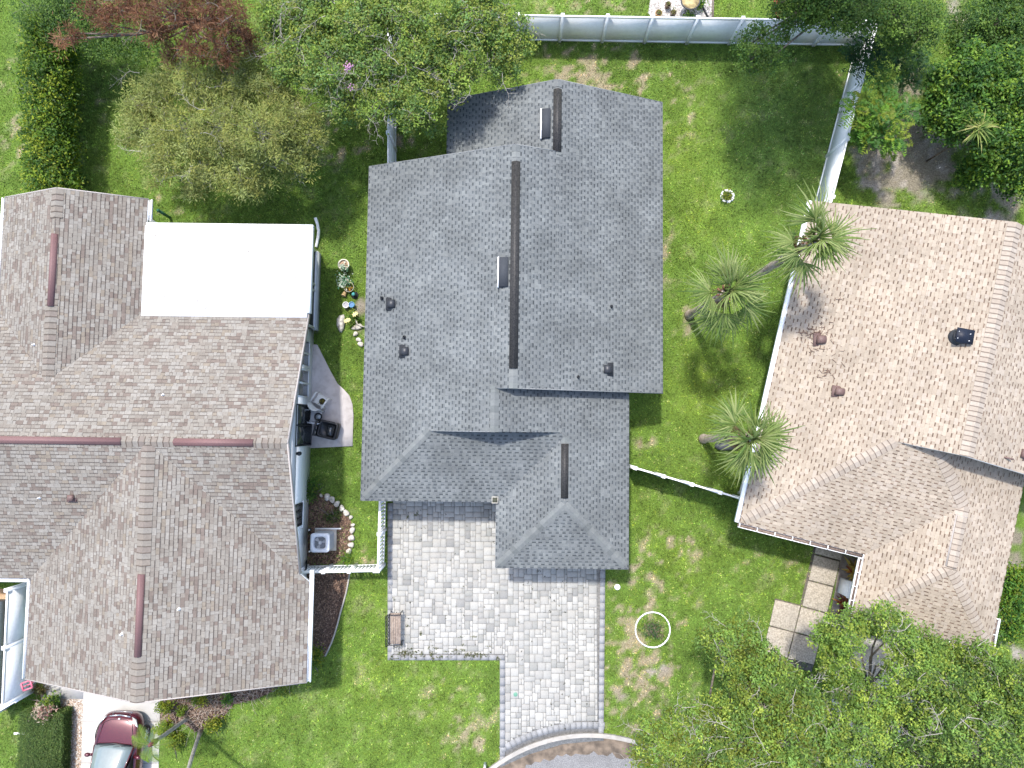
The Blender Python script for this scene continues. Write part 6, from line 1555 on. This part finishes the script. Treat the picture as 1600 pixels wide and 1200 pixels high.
# bench faces local +y (world +x); length along local x
for q in range(6): m1 = MB(); m1.box((-.60, -.20 + q * .068, .43), (.60, -.142 + q * .068, .452), bev=.006); m1.build('slat', M['wood'], be)
for sx in (-1, 1):
    fr = MB(); x_ = sx * .58
    for pth in ([(x_, .22, 0), (x_, .19, .25), (x_, .20, .43)], [(x_, -.26, 0), (x_, -.21, .25), (x_, -.20, .43)], [(x_, -.20, .43), (x_, -.25, .65), (x_, -.31, .86)], [(x_, -.25, .64), (x_, .0, .66), (x_, .20, .63), (x_, .23, .55), (x_, .20, .43)], [(x_, -.22, .42), (x_, .21, .42)]): fr.tube(pth, .018, 6)
    fr.build('end_frame', M['iron'], be)
m1 = MB(); m1.box((-.58, -.325, .84), (.58, -.295, .88)); m1.box((-.58, -.245, .52), (.58, -.215, .555)); m1.build('back_rail', M['iron'], be)
for q in range(8):
    sc_ = MB(); cx = -.49 + q * .14; ang_ = math.atan2(.08, .30)
    for rad_ in (.062, .032): sc_.tube([(cx + rad_ * math.cos(a_ * .5236), -.27 - (.70 - .70 + rad_ * 1.9 * math.sin(a_ * .5236)) * .24, .70 + rad_ * 1.9 * math.sin(a_ * .5236)) for a_ in range(13)], .009, 4, cap=False)
    sc_.build('scroll', M['iron'], be)
m1 = MB(); m1.box((-.56, -.235, .462), (.56, -.205, .51), bev=.004); m1.build('back_slat', mat_plain('pale_wood', (.50, .43, .37), .7), be)
m1 = MB(); m1.bar((-.58, 0, .2), (.58, 0, .2), .02, .02); m1.build('stretcher', M['iron'], be)

# ------------------------------------------------------------------ left edge: trellis, flowering shrub, broken board
tl = thing('trellis', 'small pink square frame on top of the low white fence', 'trellis', (P(42, 1071, 1.3)[0], P(42, 1071, 1.3)[1], 0), .35)
for q, (a_, b_) in enumerate((((-.18, -.14), (.18, -.14)), ((.18, -.14), (.18, .14)), ((.18, .14), (-.18, .14)), ((-.18, .14), (-.18, -.14)))):
    m1 = MB(); m1.bar((a_[0], a_[1], 1.30 + .002 * q), (b_[0], b_[1], 1.30 + .002 * q), .055, .05); m1.build('frame_bar', mat_plain('pink_paint', (.55, .14, .20), .6) if q == 0 else bpy.data.materials['pink_paint'], tl)
m1 = MB(); m1.bar((0, 0, -.05), (0, 0, 1.30), .04, .04); m1.bar((-.18, 0, 1.29), (.18, 0, 1.29), .03, .02); m1.build('stake', bpy.data.materials['pink_paint'], tl)
shrub('shrub', 'shrub with cream and pink flower heads beside the clipped hedge', 70, 1112, 17, .95, [(.42, .33, .24), (.52, .44, .34), (.10, .15, .05), (.05, .09, .03), (.35, .18, .16)], 56, leaf=(.13, .05), dens=40)
shrub('shrub', 'dark green shrub between the pink trellis and the hedge', 78, 1098, 12, .9, DRK + SUM, 57)
shrub('shrub', 'small brown green plant at the corner by the pink frame', 62, 1078, 7, .4, [(.14, .10, .04), (.10, .12, .03)], 58, parts=3)
m1 = MB(); m1.bar(P(22, 1146, .06), P(40, 1146, .06), .08, .03); tag(m1.build('board', M['white']), 'white board lying in the shade below the low fence', 'board')
gy = MB(); gy.box((-.5, -2.0, 0), (.5, 2.0, .75), bev=.03); o = gy.build('storage_bin', mat_plain('bin_grey', (.22, .25, .30), .5)); o.location = P(-8, 1015); tag(o, 'blue grey storage bin beyond the tall white fence at the left edge', 'bin')
pv = sheet('side_path', pts([(-60, 920), (24, 920), (10, 1110), (-60, 1110)]), -.03, .02, mat_noise('terracotta_path', (.42, .24, .13), (.60, .42, .28), scale=3, rough=.9, c3=(.25, .15, .09), s3=5), label='terracotta coloured path left of the white fence')

# ------------------------------------------------------------------ beyond the back fence: table and pots
tb = thing('table', 'round mosaic table top beyond the back fence', 'table', P(1073, 15)); m1 = MB(); m1.lathe([(0, .60), (.36, .60), (.36, .63), (0, .63)], 28); m1.build('table_top', mat_noise('mosaic', (.20, .15, .08), (.55, .45, .22), scale=7), tb, smooth=False)
m1 = MB(); m1.lathe([(.385, .58), (.41, .60), (.41, .64), (.365, .645), (.365, .60)], 28); m1.build('rim', M['dark_metal'], tb)
for q in range(3): m1 = MB(); a_ = q * 2.094; m1.tube([(.30 * math.cos(a_), .30 * math.sin(a_), 0), (.12 * math.cos(a_), .12 * math.sin(a_), .3), (.28 * math.cos(a_), .28 * math.sin(a_), .59)], .018, 6); m1.build('leg', M['dark_metal'], tb)
for px, py, r_, col, lb in ((1027.5, 25.5, .14, (.35, .22, .10), 'brown pot with green plant nearest the back fence'), (1042, 12, .12, (.14, .09, .07), 'dark pot with dry plant on the gravel beyond the fence'), (1050, 25, .12, (.10, .08, .07), 'dark pot half hidden behind the back fence rail')):
    p_ = pot('plant_pot', lb, px, py, r_, .25, col); potplant(p_, .26, r_ * .8, [(.10, .16, .03), (.14, .13, .05), (.22, .22, .05)], int(px), 50, (.08, .03))
shrub('shrub', 'low green shrub below the round table beyond the fence', 1075, 27, 11, .5, DRK + SUM, 59, parts=4)
shrub('shrub', 'green shrub at the top edge right of the round table', 1093, 3, 10, .6, SUM, 65, parts=4)
m1 = MB(); m1.tube([P(1097, 8, .05), P(1106, 27, .05)], .04, 6); tag(m1.build('hose', M['black_plastic']), 'black pipe lying on the gravel beyond the back fence', 'pipe')
m1 = MB(); m1.tube([P(1114.5, -10, .05), P(1113.5, 32, .05)], .05, 6); tag(m1.build('timber', M['bark_dark']), 'dark timber edging beside the gravel beyond the fence', 'edging')

# ------------------------------------------------------------------ car
car = thing('car', 'dark red sedan parked on the white concrete driveway', 'car', P(196, 1195, .03), math.radians(-3))
# local: +y forward, origin mid-car on the ground
CLEN, CW = 4.55, .89
def loft(sections, close_ends=True):
    mb = MB(); k = len(sections[0]); n = 0
    for s_ in sections: mb.v.extend(s_)
    for i in range(len(sections) - 1):
        for j in range(k - 1): mb.f.append((i * k + j, i * k + j + 1, (i + 1) * k + j + 1, (i + 1) * k + j)); mb.c.append(mb.col)
    if close_ends:
        mb.f.append(tuple(range(k - 1, -1, -1))); m_ = (len(sections) - 1) * k; mb.f.append(tuple(m_ + j for j in range(k))); mb.c.extend([mb.col] * 2)
    return mb
def sec(y, w, zb, zt, crown=.03, sh=.0, bulge=.02):
    """half outline mirrored: sill, flank, shoulder, top"""
    half = [(w * .90, zb), (w * .985, zb + .12), (w + bulge, zb + (zt - zb) * .45), (w * .985, zt - .13), (w * .93, zt - .05), (w * .80, zt - .005), (w * .45, zt + crown * .75), (0, zt + crown)]
    L_ = [(-x, y, z) for x, z in half]; R_ = [(x, y, z) for x, z in half[:-1]][::-1]
    return L_ + R_
prof = [(-2.27, .62, .34, .78), (-2.22, .74, .26, .92), (-2.05, .82, .22, .99), (-1.6, .87, .20, 1.01), (-.8, .885, .19, .98), (.2, .885, .19, .97), (.75, .88, .19, .96), (1.05, .87, .20, .945), (1.5, .85, .20, .89), (1.85, .80, .21, .82), (2.05, .72, .23, .75), (2.18, .60, .28, .66), (2.25, .44, .34, .56)]
bm_ = loft([sec(*p_) for p_ in prof]); body = bm_.build('body', M['car_paint'], car, smooth=True); ss = body.modifiers.new('sub', 'SUBSURF'); ss.levels = 1; ss.render_levels = 2
# cabin: roof panel, pillars, glass panes each on its own
def ring_c(y, w, z): return [(-w, y, z), (-w * .5, y + .05, z + .02), (0, y + .07, z + .025), (w * .5, y + .05, z + .02), (w, y, z)]
ws_b, ws_t = ring_c(1.16, .73, .945), ring_c(.22, .57, 1.40)
def strip(a_, b_, name, mat, lift=0):
    mb = MB(); n_ = 6; k = len(a_); rows = []
    for i in range(n_ + 1):
        t_ = i / n_; rows.append([(a_[j][0] + (b_[j][0] - a_[j][0]) * t_, a_[j][1] + (b_[j][1] - a_[j][1]) * t_, a_[j][2] + (b_[j][2] - a_[j][2]) * t_ + .035 * math.sin(math.pi * t_) + lift) for j in range(k)])
    for r_ in rows: mb.v.extend(r_)
    for i in range(n_):
        for j in range(k - 1): mb.f.append((i * k + j, i * k + j + 1, (i + 1) * k + j + 1, (i + 1) * k + j)); mb.c.append(mb.col)
    o = mb.build(name, mat, car, smooth=True); sm = o.modifiers.new('solid', 'SOLIDIFY'); sm.thickness = .02; return o
strip(ws_b, ws_t, 'windshield', M['car_glass'])
rf_f, rf_r = ring_c(.22, .57, 1.40), ring_c(-1.0, .55, 1.40)
strip(rf_f, rf_r, 'roof_panel', M['car_paint'], .002)
rw_b = ring_c(-1.72, .66, 1.02); strip(rf_r, rw_b, 'rear_window', M['car_glass'])
for sx in (-1, 1):
    g = MB(); g.poly([(sx * .775, .86, .965), (sx * .80, -.3, .985), (sx * .60, -.32, 1.385), (sx * .59, .20, 1.385)][::sx]); o = g.build('side_window', M['car_dark'], car); o.modifiers.new('solid', 'SOLIDIFY').thickness = .015; g = MB(); g.poly([(sx * .80, -.36, .985), (sx * .76, -1.55, 1.01), (sx * .58, -.98, 1.385), (sx * .60, -.38, 1.385)][::sx]); o = g.build('side_window', M['car_dark'], car); o.modifiers.new('solid', 'SOLIDIFY').thickness = .015
    pl = MB(); pl.tube([(sx * .76, 1.15, .945), (sx * .66, .68, 1.20), (sx * .585, .22, 1.395)], [.035, .03, .03], 6); pl.tube([(sx * .585, .22, 1.40), (sx * .575, -.4, 1.415), (sx * .56, -1.0, 1.40), (sx * .68, -1.72, 1.03)], .03, 6); pl.bar((sx * .80, -.33, .98), (sx * .60, -.35, 1.39), .05, .02); pl.build('pillar', M['car_paint'], car, smooth=True)
    mr_ = MB(); mr_.blob((sx * .97, .80, .99), (.11, .08, .08), 3, .05, 10, 7); mr_.bar((sx * .78, .80, .94), (sx * .94, .80, .98), .09, .06); mr_.build('mirror', M['car_paint'], car, smooth=True)
    hl_ = MB(); q4 = [(sx * .47, 2.135, .665), (sx * .655, 2.06, .70), (sx * .765, 1.80, .775), (sx * .70, 1.86, .805), (sx * .56, 2.02, .755)]; hl_.poly([(x * 1.04, y + .05, z + .075) for x, y, z in q4][::-sx]); o = hl_.build('headlight', M['lamp'], car); o.modifiers.new('solid', 'SOLIDIFY').thickness = .03
    for yy in (1.38, -1.42):
        wh = thing('wheel_tmp', '', '', (0, 0, 0)); 
        ty = MB(); ty.lathe([(.20, -.10), (.30, -.10), (.325, -.07), (.33, 0), (.325, .07), (.30, .10), (.20, .10)], 28); w_ = ty.build('wheel', M['tyre'], car); w_.rotation_euler = (0, math.radians(90), 0); w_.location = (sx * .80, yy, .33)
        bpy.data.objects.remove(wh)
        rm_ = MB(); rm_.lathe([(.205, -.105), (.205, .105)], 24)
        for a_ in range(7):
            an = a_ * .8976; rm_.bar((0.03 * math.cos(an), .03 * math.sin(an), sx * .085), (.205 * math.cos(an), .205 * math.sin(an), sx * .095), .045, .03)
        rm_.lathe([(0, sx * .10), (.05, sx * .10), (.06, sx * .07)], 12); o = rm_.build('rim', M['alloy'], w_)
        ar = MB(); ar.tube([(sx * .885, yy + .385 * math.cos(t_ * .2618), .33 + .385 * math.sin(t_ * .2618)) for t_ in range(13)], .022, 5, cap=False); ar.build('wheel_arch', M['car_dark'], car)
gr = MB()
for q in range(4): gr.bar((-.36, 2.245 - .012 * q, .46 + q * .045), (.36, 2.245 - .012 * q, .46 + q * .045), .02, .02)
gr.bar((-.40, 2.16, .70), (0, 2.205, .695), .05, .02); gr.bar((0, 2.205, .695), (.40, 2.16, .70), .05, .02); gr.build('grille', M['alloy'], car)
gb = MB(); gb.box((-.36, 2.10, .44), (.36, 2.215, .64)); gb.build('grille_back', M['car_dark'], car)
em = MB(); em.lathe([(0, .0), (.055, .0), (.06, .012), (0, .02)], 16); o = em.build('emblem', M['alloy'], car); o.location = (0, 2.10, .735); o.rotation_euler = (math.radians(-60), 0, 0)
hd = MB()
for sx in (-1, 1): hd.tube([(sx * .72, 1.0, .935), (sx * .66, 1.5, .925), (sx * .55, 1.95, .80)], .008, 4)
hd.tube([(-.55, 1.95, .80), (-.3, 2.06, .765), (0, 2.09, .76), (.3, 2.06, .765), (.55, 1.95, .80)], .008, 4); hd.build('hood_seam', M['car_dark'], car)
wp = MB(); wp.tube([(-.64, 1.20, .965), (0, 1.26, .985), (.64, 1.20, .965)], .035, 5); wp.tube([(.1, 1.24, .995), (-.5, 1.16, 1.02)], .012, 4); wp.tube([(.5, 1.20, .995), (0.02, 1.16, 1.03)], .012, 4); wp.build('wiper_cowl', M['car_dark'], car)
